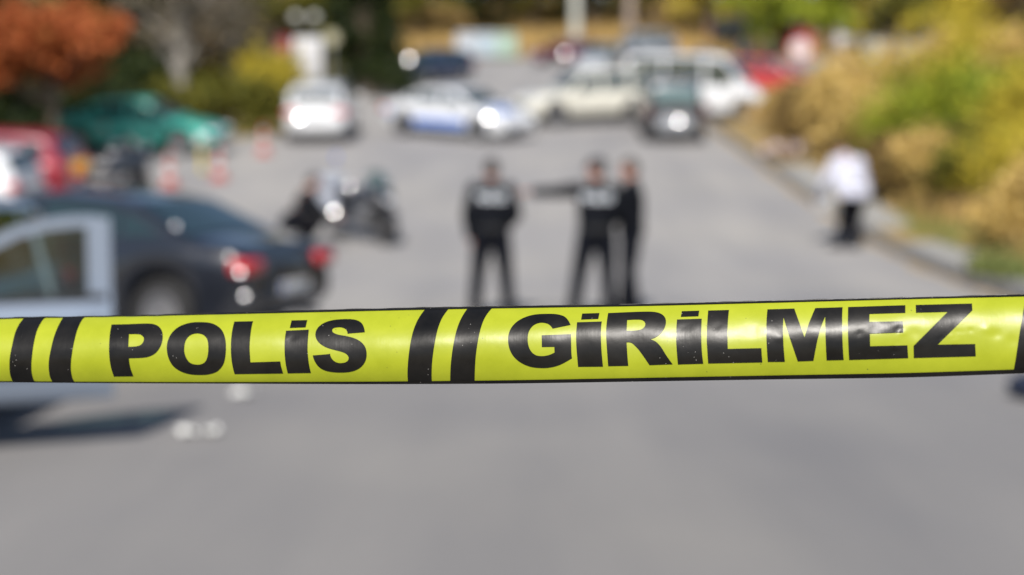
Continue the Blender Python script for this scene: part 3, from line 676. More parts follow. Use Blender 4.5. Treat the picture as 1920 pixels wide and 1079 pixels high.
# ------------------------------------------------------------------ motorcycles
def motorcycle(label, main, acc, police=True):
    r = tag(empty('motorcycle'), label, 'motorcycle')
    if 'moto' not in WHEELS:
        R = .33; t = MB(); n = 32; rows_ = []
        t.lathe([(R * .76, -.05), (R * .9, -.075), (R, -.03), (R, .03), (R * .9, .075), (R * .76, .05)], 30, axis='y')
        m = MB().lathe([(R * .72, -.05), (R * .79, -.05), (R * .79, .05), (R * .72, .05)], 30, axis='y'); m.lathe([(.001, -.06), (.06, -.06), (.06, .06), (.001, .06)], 14, axis='y')
        for k in range(6):
            a = math.pi * k / 3; m.tube([(.05 * math.cos(a), 0, .05 * math.sin(a)), (R * .74 * math.cos(a), 0, R * .74 * math.sin(a))], .022, 6)
        m.lathe([(.07, .065), (.15, .065), (.15, .075), (.07, .075)], 20, axis='y')
        WHEELS['moto'] = (t.mesh('wheel'), m.mesh('rim'))
    for x in (-.72, .74):
        w = link('wheel', WHEELS['moto'][0], M_TYRE, r); w.location = (x, 0, .33); link('rim', WHEELS['moto'][1], M_RIM, w)
    f = MB()
    for s in (-1, 1):
        f.tube([(.74, s * .10, .33), (.55, s * .10, .80), (.50, s * .10, .98)], .026, 8); f.tube([(-.72, s * .11, .33), (-.2, s * .13, .42), (.0, s * .14, .45)], .028, 8)
        f.tube([(.5, s * .05, .88), (.2, s * .12, .62), (.0, s * .13, .4), (-.1, s * .12, .34)], .022, 8); f.tube([(.1, s * .1, .72), (-.35, s * .11, .76), (-.85, s * .1, .84)], .02, 8)
    f.build('frame', M_DARK, r)
    rbox('engine', (.10, 0, .44), (.42, .34, .34), pm('engine_metal', (.25, .25, .26), .4, .8), r, .06, 3)
    MB().ball((.18, 0, .86), (.34, .17, .15), 18, 12).build('tank', main, r)
    MB().loft([[(x, w * math.cos(a), z + h * math.sin(a)) for a in np.linspace(0, 2 * math.pi, 13)[:-1]] for x, w, z, h in ((.0, .11, .83, .05), (-.2, .16, .80, .06), (-.45, .16, .84, .06), (-.8, .14, .90, .06), (-.92, .08, .92, .03))]).build('seat', M_DARK, r)
    MB().loft([[(x, w * math.cos(a), z + h * math.sin(a)) for a in np.linspace(0, 2 * math.pi, 17)[:-1]] for x, w, z, h in ((.45, .17, .84, .14), (.60, .24, .84, .22), (.74, .22, .84, .20), (.86, .13, .80, .12), (.90, .05, .79, .05))]).build('fairing', main, r)
    MB().ball((.88, 0, .80), (.05, .10, .07), 14, 9).build('headlamp', M_LENS, r)
    rows_ = []
    for z, x, w in ((.98, .72, .22), (1.1, .66, .22), (1.25, .58, .18), (1.32, .53, .10)): rows_.append([(x - .10 * abs(q) ** 2, w * q, z) for q in np.linspace(-1, 1, 9)])
    MB().grid(rows_).build('windscreen', M_CLEAR, r)
    h = MB(); h.tube([(.38, .38, 1.04), (.46, .22, 1.06), (.50, 0, 1.03), (.46, -.22, 1.06), (.38, -.38, 1.04)], .014, 8); h.build('handlebar', M_CHROME, r)
    for s in (-1, 1):
        MB().tube([(.38, s * .38, 1.04), (.35, s * .45, 1.035)], .02, 10).build('grip', M_DARK, r)
        MB().ball((.50, s * .32, 1.18), (.03, .07, .05), 12, 8).build('mirror', M_CHROME, r)
        MB().tube([(.0, s * .19, .30), (-.5, s * .2, .34), (-.95, s * .21, .42)], [.03, .05, .055], 12).build('exhaust', M_CHROME, r)
    for x, a0 in ((.74, .2), (-.72, .0)):
        rows_ = []
        for a in np.linspace(.35 + a0, 2.5 + a0 * .6, 12): rows_.append([(x + .38 * math.cos(a), q * .085, .33 + (.385 - .02 * abs(q)) * math.sin(a)) for q in (-1, -.5, 0, .5, 1)])
        MB().grid(rows_).build('mudguard', main, r)
    MB().ball((-.98, 0, .86), (.04, .11, .05), 12, 8).build('tail_light', M_RED, r)
    if police:
        for s in (-1, 1): rbox('pannier', (-.66, s * .27, .66), (.48, .20, .40), acc, r, .06, 3)
        rbox('top_box', (-.86, 0, 1.03), (.32, .40, .24), acc, r, .05, 3)
        p = MB().tube([(-.98, .16, .9), (-.98, .16, 1.42)], .012, 8).build('lamp_pole', M_CHROME, r); MB().lathe([(.0, 1.40), (.045, 1.40), (.05, 1.47), (.035, 1.53), (.0, 1.54)], 14, (-.98, .16, 0)).build('blue_lamp', pm('blue_lens', (.10, .16, .5), .2, coat=1), p)
    else:
        rbox('yellow_box', (-.86, 0, .98), (.24, .26, .20), acc, r, .05, 3)
    MB().tube([(-.02, .14, .36), (-.12, .30, .0)], .014, 8).build('side_stand', M_DARK, r)
    return r
o = motorcycle('police motorcycle with silver panniers standing on the road beyond the navy sedan', paint('moto_dark', (.012, .013, .018), .3), paint('moto_box', (.42, .45, .52), .3, .1))
x, y = gp(676, 454); place(o, x, y + .1, (.66, -.75)); o.scale = (.95,) * 3
o = motorcycle('dark motorcycle with yellow top box beside the red parked car', paint('moto_black', (.02, .025, .035), .3), pm('yellow_box', (.42, .22, .02), .5), police=False)
x, y = X(218, 27.6), 27.6; place(o, x, y, (.35, .94)); o.scale = (1.12,) * 3

# ------------------------------------------------------------------ people
def remeshed(name, mb, vox, mat, parent, smooth=6):
    me = mb.mesh(name); t = bpy.data.objects.new('tmp', me); col.objects.link(t)
    md = t.modifiers.new('r', 'REMESH'); md.mode = 'VOXEL'; md.voxel_size = vox
    sm = t.modifiers.new('s', 'SMOOTH'); sm.factor = .5; sm.iterations = smooth
    dg = bpy.context.evaluated_depsgraph_get(); dg.update()
    m2 = bpy.data.meshes.new_from_object(t.evaluated_get(dg)); bpy.data.objects.remove(t); m2.name = name; m2.materials.clear()
    return link(name, m2, mat, parent, auto=False)
def chain(mb, pts, rr):
    for p, r in zip(pts, rr): mb.ball(p, r, 12, 8)
    for i in range(len(pts) - 1): mb.tube([pts[i], pts[i + 1]], [rr[i], rr[i + 1]], 14)
def ellip_loft(mb, secs, n=20):
    rings = []
    for (c, rx, ry, yaw) in secs:
        rings.append([(c[0] + rx * math.cos(a) * math.cos(yaw) - ry * math.sin(a) * math.sin(yaw), c[1] + rx * math.cos(a) * math.sin(yaw) + ry * math.sin(a) * math.cos(yaw), c[2]) for a in np.linspace(0, 2 * math.pi, n + 1)[:-1]])
    mb.loft(rings)
def hand(mb, wrist, d, palm, thumb_side):
    """palm and five fingers: d points along the hand, palm is the palm's normal"""
    d = Vector(d).normalized(); pn = Vector(palm); pn = (pn - d * pn.dot(d)).normalized(); sd_ = d.cross(pn) * thumb_side; w = Vector(wrist)
    for k in np.linspace(-.028, .028, 4): chain(mb, [w + sd_ * k * .6, w + d * .05 + sd_ * k, w + d * .095 + sd_ * k], [.019, .016, .013])
    for k, ln in ((-.031, .060), (-.011, .078), (.010, .082), (.030, .072)):
        b = w + d * .095 + sd_ * k; chain(mb, [b, b + d * ln * .45 + pn * .006, b + d * ln * .75 + pn * .022, b + d * ln * .9 + pn * .040], [.0105, .0098, .0092, .0085])
    b = w + d * .03 + sd_ * .03; chain(mb, [b, b + d * .035 + sd_ * .028 + pn * .006, b + d * .065 + sd_ * .036 + pn * .016], [.016, .012, .010])
def person(label, J, top_mat, leg_mat, hat=None, hair=M_HAIR, group=None, shirt=1.0, sign=None, fine=True, cat='person', scale=1.0):
    """J: joints in metres, the figure looks along +y; l is its left (-x)"""
    V = {k: Vector(v) for k, v in J.items()}
    root = tag(empty('person'), label, cat, group); vx = .0105 if fine else .02
    pel, wai, che, nec, hd = V['pelvis'], V['waist'], V['chest'], V['neck'], V['head']; look = Vector(J.get('look', (0, 1, 0))).normalized(); up = (hd - nec).normalized()
    sh_y = math.atan2((V['r_sh'] - V['l_sh']).y, (V['r_sh'] - V['l_sh']).x); hp_y = math.atan2((V['r_hip'] - V['l_hip']).y, (V['r_hip'] - V['l_hip']).x)
    body = MB()
    ellip_loft(body, [(pel, .14, .10, hp_y), (wai, .125, .09, hp_y), (che, .15, .10, sh_y), (nec - Vector((0, 0, .05)), .08, .06, sh_y)]) if che.z - pel.z > .2 else chain(body, [pel, wai, che], [.12, .11, .12])
    side = look.cross(up).normalized(); fr = up.cross(side).normalized()
    chain(body, [che, nec, hd - up * .06], [.08, .058, .062])
    hm = Matrix((side, fr, up)).transposed()
    body.ball(hd + up * .02, (.076, .098, .108), 20, 14, hm); body.ball(hd - up * .05 + fr * .02, (.058, .072, .068), 16, 10, hm)
    chain(body, [hd + fr * .092 + up * .02, hd + fr * .112 - up * .018], [.011, .015])
    for s in (-1, 1): body.ball(hd + side * s * .078 - fr * .005 - up * .0, (.012, .022, .033), 10, 8, hm)
    body.ball(hd + fr * .085 - up * .062, (.024, .012, .010), 10, 6, hm); body.ball(hd + fr * .078 - up * .095, (.026, .02, .018), 10, 6, hm)
    for s in 'lr':
        chain(body, [V[s + '_sh'], V[s + '_el'], V[s + '_wr']], [.046, .036, .026]); chain(body, [V[s + '_hip'], V[s + '_kn'], V[s + '_an']], [.075, .052, .036])
        dd = V.get(s + '_hd', (V[s + '_wr'] - V[s + '_el']).normalized()); hand(body, V[s + '_wr'] + dd * .01, dd, V.get(s + '_palm', Vector((1 if s == 'l' else -1, 0, 0))), -1 if s == 'l' else 1)
    remeshed('body', body, vx, M_SKIN, root, 3)
    for s in (-1, 1):
        e = MB().ball(hd + fr * .088 + side * s * .032 + up * .012, (.013, .008, .008), 10, 6, hm).build('eye', pm('eye', (.03, .025, .02), .2), root)
    j = MB()
    def ring(c, rx, ry, yaw): return (Vector(c), rx * shirt, ry * shirt, yaw)
    if abs((che - pel).normalized().z) > .75:
        hem = pel - Vector((0, 0, .08))
        ellip_loft(j, [ring(hem, .195, .145, hp_y), ring(pel + Vector((0, 0, .04)), .20, .145, hp_y), ring(wai, .20, .14, hp_y), ring(che - Vector((0, 0, .08)), .215, .145, sh_y), ring(che + Vector((0, 0, .02)), .205, .135, sh_y), ring(nec - Vector((0, 0, .075)), .15, .11, sh_y), ring(nec - Vector((0, 0, .02)), .078, .074, sh_y), ring(nec + Vector((0, 0, .03)), .072, .07, sh_y)])
    else: chain(j, [pel + (che - pel) * t for t in (0, .3, .6, .9)] + [nec - (nec - che) * .3], [x * shirt for x in (.165, .175, .18, .175, .10)])
    for s in 'lr': chain(j, [V[s + '_sh'], V[s + '_sh'].lerp(V[s + '_el'], .5), V[s + '_el'], V[s + '_wr'].lerp(V[s + '_el'], .06)], [.088 * shirt, .080, .068, .052])
    remeshed('jacket' if hat is not None or shirt == 1 else 'shirt', j, .015, top_mat, root, 5)
    t = MB(); chain(t, [V['l_hip'] + Vector((0, 0, .03)), V['r_hip'] + Vector((0, 0, .03))], [.105, .105]); chain(t, [pel + Vector((0, 0, .06)), pel], [.12, .12])
    for s in 'lr': chain(t, [V[s + '_hip'], V[s + '_hip'].lerp(V[s + '_kn'], .5), V[s + '_kn'], V[s + '_an'] - (V[s + '_an'] - V[s + '_kn']).normalized() * .0], [.115, .108, .088, .074])
    remeshed('trousers', t, .014, leg_mat, root, 4)
    for s in 'lr':
        a = V[s + '_an']; f = Vector(J.get(s + '_toe', (0, 1, 0))).normalized(); n = Vector((-f.y, f.x, 0)); z0 = a.z - .085
        rows_ = []
        for q, w, h in ((-.085, .028, .06), (-.06, .040, .10), (0, .042, .11), (.06, .045, .075), (.12, .050, .055), (.165, .040, .045), (.185, .018, .03)):
            p = Vector((a.x, a.y, 0)) + f * q
            rows_.append([(p.x + n.x * w, p.y + n.y * w, z0), (p.x + n.x * w, p.y + n.y * w, z0 + h * .6), (p.x + n.x * w * .5, p.y + n.y * w * .5, z0 + h), (p.x - n.x * w * .5, p.y - n.y * w * .5, z0 + h), (p.x - n.x * w, p.y - n.y * w, z0 + h * .6), (p.x - n.x * w, p.y - n.y * w, z0)])
        MB().loft(rows_).build('shoe', M_SHOE, root)
    hh = MB()
    rows_ = []
    for th in np.linspace(.02, 1.0, 8):
        row = []
        for a in np.linspace(0, 2 * math.pi, 21)[:-1]:
            lim = 2.25 if math.sin(a) < -.1 else (1.8 if math.sin(a) < .25 else 1.2)
            q = th * lim; p = hd + up * .025 + hm @ Vector((.083 * math.sin(q) * math.cos(a), .105 * math.sin(q) * math.sin(a) - .006, .116 * math.cos(q))); row.append(p)
        rows_.append(row)
    hh.grid(rows_, True); hh.build('hair', hair, root)
    if hat is not None:
        c_ = MB(); ca = hd + up * .065
        rows_ = [[ca + hm @ Vector((rx * math.cos(a), ry * math.sin(a) - .005, z)) for a in np.linspace(0, 2 * math.pi, 21)[:-1]] for rx, ry, z in ((.090, .110, -.01), (.092, .112, .02), (.085, .105, .05), (.06, .075, .072), (.02, .03, .08))]
        c_.loft(rows_); cp = c_.build('cap', hat, root)
        pk = MB(); pk.grid([[ca + hm @ Vector((.082 * q, .085 + e * math.sqrt(max(0, 1 - q * q * .9)), -.005 - .02 * e / .075)) for q in np.linspace(-1, 1, 9)] for e in (0, .04, .075)]); pk.build('peak', hat, cp)
    if sign:
        ellip = [(pel.lerp(pel, 1))]
        b_ = MB(); rr = []
        for z in np.linspace(-.02, .035, 4): rr.append([pel + Vector((.206 * math.cos(a), .150 * math.sin(a), z + .03)) for a in np.linspace(0, 2 * math.pi, 25)[:-1]])
        b_.loft(rr, False); b_.build('belt', M_SHOE, root)
        cu = bpy.data.curves.new('back_lettering', 'FONT'); cu.body = sign; cu.size = .115; cu.align_x = 'CENTER'; cu.align_y = 'CENTER'; cu.extrude = .002; cu.offset = .004; cu.space_character = 1.05
        to = bpy.data.objects.new('tmp', cu); col.objects.link(to); dg = bpy.context.evaluated_depsgraph_get(); dg.update(); me_ = bpy.data.meshes.new_from_object(to.evaluated_get(dg)); bpy.data.objects.remove(to)
        mid = che + Vector((0, 0, .0)); yaw = sh_y
        for vt in me_.vertices:                                   # bend the word round the back of the jacket
            a = vt.co.x / .19; rx, ry = .215 + .008, .145 + .008
            lx, ly = rx * math.sin(a), -ry * math.cos(a) - vt.co.z
            vt.co = (mid.x + lx * math.cos(yaw) - ly * math.sin(yaw), mid.y + lx * math.sin(yaw) + ly * math.cos(yaw), mid.z + vt.co.y)
        me_.materials.clear(); link('back_lettering', me_, pm('reflective_print', (.72, .76, .82), .4), root, smooth=False)
    root.scale = (scale,) * 3
    return root
def stand(**kw):
    J = dict(pelvis=(0, 0, .96), waist=(0, .0, 1.10), chest=(0, 0, 1.33), neck=(0, -.005, 1.50), head=(0, .02, 1.62), look=(0, 1, 0),
             l_sh=(-.185, 0, 1.415), r_sh=(.185, 0, 1.415), l_el=(-.255, -.02, 1.13), r_el=(.255, -.02, 1.13), l_wr=(-.255, .05, .88), r_wr=(.255, .05, .88),
             l_hip=(-.09, 0, .92), r_hip=(.09, 0, .92), l_kn=(-.13, .02, .50), r_kn=(.13, .02, .50), l_an=(-.16, -.02, .085), r_an=(.16, -.02, .085))
    J.update(kw); return J
M_UNI = pm('black_uniform', (.006, .007, .010), .8, bump=.3, bscale=25, spec=.08); M_UNI2 = pm('navy_trousers', (.007, .008, .012), .85, spec=.06); M_CAP = pm('navy_cap', (.010, .012, .02), .7)
def put(o, u, y, yaw=0): 
    x = X(u, y); o.location = (x, y, T(x, y)); o.rotation_euler = (0, 0, yaw); return o
o = person('police officer in black uniform standing with back to camera, leftmost of the three', stand(l_el=(-.265, -.03, 1.14), l_wr=(-.235, .04, .89), r_el=(.27, -.04, 1.14), r_wr=(.17, .16, 1.0), r_hd=(-.8, .5, 0),
    l_hip=(-.095, 0, .92), r_hip=(.095, 0, .92), l_kn=(-.15, .02, .50), r_kn=(.15, .02, .50), l_an=(-.19, -.02, .085), r_an=(.19, -.02, .085)), M_UNI, M_UNI2, hat=None, sign='POLİS'); put(o, 922, 15.6)
o = person('police officer in black uniform pointing left with an outstretched arm', stand(l_el=(-.45, .06, 1.39), l_wr=(-.70, .12, 1.385), l_hd=(-.97, .2, .02), l_palm=(0, 0, -1), look=(-.75, .65, 0), r_el=(.27, .04, 1.15), r_wr=(.20, .22, 1.05), r_hd=(-.5, .8, 0),
    l_hip=(-.1, 0, .91), r_hip=(.1, 0, .91), l_kn=(-.18, .02, .49), r_kn=(.13, .03, .5), l_an=(-.25, -.02, .085), r_an=(.15, 0, .085)), M_UNI, M_UNI2, hat=M_CAP, sign='POLİS'); put(o, 1118, 15.5)
o = person('police officer in black uniform in profile, rightmost of the three', stand(l_el=(-.24, .12, 1.14), l_wr=(-.04, .26, 1.10), l_hd=(.9, .3, 0), r_el=(.24, .12, 1.14), r_wr=(.05, .27, 1.16), r_hd=(-.9, .3, 0),
    l_kn=(-.10, .02, .5), r_kn=(.10, .04, .5), l_an=(-.10, -.06, .085), r_an=(.11, .10, .085)), M_UNI, M_UNI2, hat=None); put(o, 1184, 15.9, math.radians(78))
M_SHIRT = pm('white_shirt', (.45, .455, .53), .8, bump=.4, bscale=12); M_BLACKTR = pm('black_trousers', (.006, .006, .008), .85, spec=.06)
o = person('stooping man in white shirt and black trousers walking along the kerb', dict(pelvis=(0, -.10, .82), waist=(0, .04, .98), chest=(0, .18, 1.22), neck=(0, .31, 1.38), head=(0, .42, 1.42), look=(-.1, .62, -.8),
    l_sh=(-.18, .21, 1.26), r_sh=(.18, .21, 1.26), l_el=(-.36, .20, .98), r_el=(.32, .26, .97), l_wr=(-.36, .34, .76), r_wr=(.26, .44, .80), l_hip=(-.09, -.10, .80), r_hip=(.09, -.10, .80),
    l_kn=(-.08, .06, .44), r_kn=(.05, .02, .43), l_an=(-.20, -.06, .085), r_an=(.02, -.14, .085), l_toe=(-.8, .6, 0), r_toe=(-.15, 1, 0)), M_SHIRT, M_BLACKTR, hat=None, shirt=1.28, scale=1.12); put(o, 1596, 23.9, math.radians(8))
bagp = MB(); bagp.loft([[(x * w, y_ * t, z) for x, y_ in ((-1, -1), (1, -1), (1, 1), (-1, 1))] for w, t, z in ((.13, .05, 0), (.15, .06, .06), (.14, .05, .22), (.10, .02, .28))])
bg_o = empty('carrier_bag', (X(1545, 24.3), 24.3, T(X(1545, 24.3), 24.3) + .55)); bagp.build('bag_body', pm('grey_plastic', (.32, .33, .35), .5), bg_o); MB().tube([(-.07, 0, .27), (-.05, 0, .38), (.05, 0, .38), (.07, 0, .27)], .008, 6).build('handle', pm('grey_plastic', (.3, .3, .3)), bg_o)
tag(bg_o, 'small grey carrier bag in the hand of the man in white shirt', 'bag')
o = person('crouching person in black clothes between the navy sedan and the police motorcycle', dict(pelvis=(0, -.15, .38), waist=(0, -.08, .50), chest=(0, .08, .72), neck=(0, .16, .88), head=(0, .22, .99), look=(0, 1, -.3),
    l_sh=(-.19, .12, .80), r_sh=(.19, .12, .80), l_el=(-.28, .30, .58), r_el=(.28, .30, .58), l_wr=(-.16, .50, .50), r_wr=(.16, .50, .50), l_hip=(-.1, -.12, .36), r_hip=(.1, -.12, .36), l_kn=(-.2, .28, .46), r_kn=(.2, .28, .46),
    l_an=(-.18, .02, .085), r_an=(.18, .02, .085)), M_UNI, M_BLACKTR, hat=None); o.scale = (1.12,) * 3; put(o, 560, 23.6, math.radians(-70))
for (u, y, yaw, lab, tm) in ((1388, 73, 2.6, 'onlooker in dark blue jacket by the red car, leftmost of the far group', (.02, .03, .06)), (1415, 74, 3.4, 'onlooker in brown jacket standing in the far group at upper right', (.10, .05, .03)), (1446, 73, 3.0, 'onlooker in black clothes, rightmost of the far group behind the bank', (.012, .012, .014))):
    o = person(lab, stand(), pm('jacket_%d' % u, tm, .8), M_BLACKTR, hat=None, fine=False, group='onlookers far up the road'); put(o, u, y, yaw)

# ------------------------------------------------------------------ street furniture
M_CR = pm('cone_red', (.40, .06, .045), .5); M_CW = pm('cone_white', (.55, .54, .53), .5)
def cone(label, u, v):
    r = tag(empty('traffic_cone'), label, 'traffic cone', 'red and white traffic cones'); rbox('base', (0, 0, .02), (.38, .38, .04), M_CR, r, .012)
    H = .78; rad = lambda z: .15 - .115 * z / H
    for i, (a, b, m, nm) in enumerate(((.04, .22, M_CR, 'red_band'), (.22, .38, M_CW, 'white_band'), (.38, .54, M_CR, 'red_band'), (.54, .66, M_CW, 'white_band'), (.66, .78, M_CR, 'red_band'))):
        MB().lathe([(rad(a), a), (rad(b), b)] if i < 4 else [(rad(a), a), (rad(b), b), (rad(b) * .7, b + .01)], 20).build(nm, m, r)
    x, y = gp(u, v); place(r, x, y, (1, 0)); return r
cone('red and white traffic cone, leftmost, near the dark motorcycle', 320, 350); cone('red and white traffic cone between yellow bollard and white hatchback', 412, 338); cone('red and white traffic cone beside the white hatchback', 495, 290)
b_ = tag(empty('bollard'), 'yellow bollard with a white domed top left of the cones', 'bollard'); MB().lathe([(.08, 0), (.08, .03), (.045, .04), (.045, .62)], 16).build('post', pm('yellow_paint', (.62, .48, .04), .5), b_)
MB().lathe([(.05, .62), (.12, .64), (.13, .74), (.10, .83), (.03, .88)], 18).build('dome', M_CW, b_); x, y = gp(380, 322); place(b_, x, y, (1, 0))
b_ = tag(empty('notice_board'), 'tall white notice board behind the white hatchback', 'notice board')
for s in (-1, 1): MB().tube([(s * .42, 0, 0), (s * .42, 0, 2.55)], .035, 10).build('post', M_STEEL, b_)
rbox('panel', (0, -.05, 1.9), (.98, .05, 1.42), pm('white_panel', (.52, .52, .54), .5), b_, .015); x = X(581, 50); place(b_, x, 50, (1, 0), follow=False)
b_ = tag(empty('street_lamp'), 'twin globe street lamp rising above the white notice board', 'street lamp'); MB().tube([(0, 0, 0), (0, 0, 2.95)], [.06, .035], 12).build('pole', M_DARK, b_)
MB().tube([(-.34, 0, 3.05), (-.15, 0, 2.92), (.15, 0, 2.92), (.34, 0, 3.05)], .022, 8).build('arm', M_DARK, b_)
for s in (-1, 1): MB().ball((s * .34, 0, 3.22), .19, 18, 12).build('globe', pm('white_globe', (.48, .48, .43), .25, coat=1), b_)
x = X(577, 53); place(b_, x, 53, (1, 0), follow=False)
def round_sign(label, u, y, zc, r, ring=M_RED, face=M_CW, flip=False):
    b_ = tag(empty('round_sign'), label, 'road sign'); MB().tube([(0, 0, 0), (0, 0, zc + r * .8)], .03, 10).build('post', M_STEEL, b_)
    p = MB().lathe([(.001, -.045), (r, -.045), (r, -.035), (.001, -.035)], 28, (0, 0, zc), 'y').build('red_disc', ring, b_); MB().lathe([(.001, -.052), (r * .74, -.052), (r * .74, -.046), (.001, -.046)], 28, (0, 0, zc), 'y').build('white_face', face, p)
    x = X(u, y); place(b_, x, y, (1, 0), follow=False)
round_sign('small round red rimmed road sign left of the notice board', 536, 49, 2.42, .30, face=pm('sign_red_face', (.5, .12, .13), .5)); round_sign('round white road sign with red rim at the upper right above the bank', 1494, 52, 2.15, .45)
round_sign('round cream sign on a post right of the notice board', 626, 51, 2.56, .26, ring=pm('cream_sign', (.30, .28, .17), .5), face=pm('cream_face', (.36, .34, .24), .5))
def bin_(label, u, y, mat, w=1.25):
    b_ = tag(empty('recycling_container'), label, 'container', 'containers below the dry grass slope'); rbox('tub', (0, 0, .72), (w, .95, 1.15), mat, b_, .08, 3); rbox('lid', (0, 0, 1.42), (w * .94, .9, .28), mat, b_, .11, 3)
    rbox('slot', (0, -.46, 1.42), (w * .5, .03, .10), M_DARK, b_, .01)
    for s in (-1, 1): MB().lathe([(.001, -.05), (.08, -.05), (.08, .05), (.001, .05)], 12, (s * w * .36, 0, .08), 'y').build('castor', M_TYRE, b_)
    x = X(u, y); place(b_, x, y, (1, 0))
bin_('white recycling container, leftmost below the dry grass slope', 876, 86, pm('bin_white', (.45, .48, .52), .5)); bin_('pale blue recycling container between white and green containers', 912, 86.3, pm('bin_blue', (.38, .46, .52), .5)); bin_('pale green recycling container, rightmost below the dry grass slope', 950, 86, pm('bin_green', (.33, .44, .36), .5))
for u, y, lab, m, h in ((1078, 84, 'pale concrete lamp pole behind the maroon car', pm('pole_concrete', (.45, .45, .40), .8), 9), (1178, 86, 'slim brownish utility pole right of the pale pole', pm('pole_brown', (.28, .22, .18), .8), 9)):
    b_ = tag(empty('utility_pole'), lab, 'pole'); MB().tube([(0, 0, 0), (0, 0, h)], [.30, .2], 14).build('shaft', m, b_); MB().lathe([(.42, 0), (.42, .18), (.33, .25)], 16).build('foot', M_SLAB, b_); MB().tube([(0, 0, h - .1), (0, -.8, h + .1), (0, -1.5, h + .05)], .05, 8).build('bracket', M_STEEL, b_)
    x = X(u, y); place(b_, x, y, (1, 0), follow=False)

# litter on the road
M_PAPER = pm('paper', (.72, .72, .70), .8)
def scrap(label, u, v, s, name='paper_scrap', mat=M_PAPER, hgt=.02, cat='paper'):
    rnd = random.Random(u); n = 9; rows_ = []
    for i in range(n):
        rows_.append([((i / (n - 1) - .5) * s + rnd.uniform(-.05, .05) * s, (j / (n - 1) - .5) * s * .8 + rnd.uniform(-.04, .04) * s, .004 + hgt * rnd.random() * (1 + abs(i - 4) * .2)) for j in range(n)])
    x, y = gp(u, v); o = MB().grid(rows_).build(name, mat, None); o.location = (x, y, T(x, y)); o.rotation_euler = (0, 0, rnd.uniform(0, 3)); tag(o, label, cat); md = o.modifiers.new('t', 'SOLIDIFY'); md.thickness = .002
    return o
scrap('crumpled white paper scrap on asphalt right of the open door shadow', 457, 745, .15, hgt=.035); scrap('white paper scrap on asphalt, left of a pair', 352, 818, .13, hgt=.03); scrap('white paper scrap on asphalt, right of a pair', 398, 818, .12, hgt=.03)
o = scrap('crumpled red and white plastic sheet lying at the foot of the bank', 1455, 305, .95, 'plastic_sheet', pm('red_white_plastic', (.50, .16, .13), .5, var=.5, scale=5, c2=(.8, .76, .74)), .30, 'sheet')
o.location.x = X(1468, o.location.y); o.location.z = T(o.location.x, o.location.y) + .10
b_ = tag(empty('bag'), 'dark navy bag lying on the asphalt at the right edge of the picture', 'bag'); x, y = gp(1932, 752)
m_ = MB(); m_.ball((0, 0, .09), (.14, .26, .10), 18, 12); m_.build('bag_body', pm('navy_fabric', (.008, .014, .035), .7, bump=.4), b_); MB().tube([(-.02, -.14, .17), (-.02, -.06, .25), (-.02, .06, .25), (-.02, .14, .17)], .012, 8).build('strap', pm('navy_fabric', (.01, .01, .03)), b_); b_.location = (x + .06, y, T(x, y)); b_.rotation_euler = (0, 0, .6)

# ------------------------------------------------------------------ vegetation
def leaves_mesh(name, centers, size, rnd, stretch=1.5, droop=0.):
    n = len(centers); c = np.asarray(centers)
    a = rnd.normal(size=(n, 3)); a[:, 2] -= droop; a /= np.linalg.norm(a, axis=1)[:, None]
    b = np.cross(a, rnd.normal(size=(n, 3))); b /= np.linalg.norm(b, axis=1)[:, None]
    s = size * rnd.uniform(.6, 1.35, size=(n, 1)); w = s * .45
    v = np.stack([c, c + a * s * .55 + b * w, c + a * s * stretch, c + a * s * .55 - b * w], 1).reshape(-1, 3)
    me = bpy.data.meshes.new(name); me.vertices.add(4 * n); me.vertices.foreach_set('co', v.ravel())
    me.loops.add(4 * n); me.loops.foreach_set('vertex_index', np.arange(4 * n)); me.polygons.add(n); me.polygons.foreach_set('loop_start', np.arange(0, 4 * n, 4)); me.polygons.foreach_set('loop_total', np.full(n, 4)); me.update(); return me
LEAF = {
 'red': pm('leaf_red', (0, 0, 0), .6, island=[(.16, .035, .012), (.34, .075, .022), (.42, .12, .04), (.26, .10, .025)]),
 'olive': pm('leaf_olive', (0, 0, 0), .6, island=[(.05, .06, .012), (.11, .115, .018), (.17, .15, .02), (.09, .08, .015)]),
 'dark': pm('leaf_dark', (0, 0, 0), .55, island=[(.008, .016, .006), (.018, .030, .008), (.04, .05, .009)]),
 'taupe': pm('leaf_taupe', (0, 0, 0), .7, island=[(.10, .085, .06), (.17, .14, .10), (.22, .19, .15), (.12, .11, .05)]),
 'green': pm('leaf_green', (0, 0, 0), .55, island=[(.10, .16, .015), (.21, .27, .02), (.33, .34, .025), (.16, .21, .03)]),
 'yellow': pm('leaf_yellow', (0, 0, 0), .6, island=[(.30, .24, .02), (.45, .36, .035), (.54, .42, .05), (.26, .25, .03)]),
 'ochre': pm('leaf_ochre', (0, 0, 0), .7, island=[(.33, .22, .06), (.52, .36, .10), (.60, .44, .17), (.42, .27, .07)]),
 'sage': pm('leaf_sage', (0, 0, 0), .6, island=[(.08, .11, .03), (.14, .17, .05), (.20, .20, .07)]),
 'brown': pm('leaf_brown', (0, 0, 0), .7, island=[(.10, .06, .025), (.18, .11, .04), (.26, .17, .06), (.12, .10, .03)])}
BARK = pm('bark', (.13, .10, .075), .9, var=.4, scale=9, bump=.6, bscale=20); BARKG = pm('bark_grey', (.27, .25, .225), .9, var=.35, scale=9, bump=.6, bscale=20)
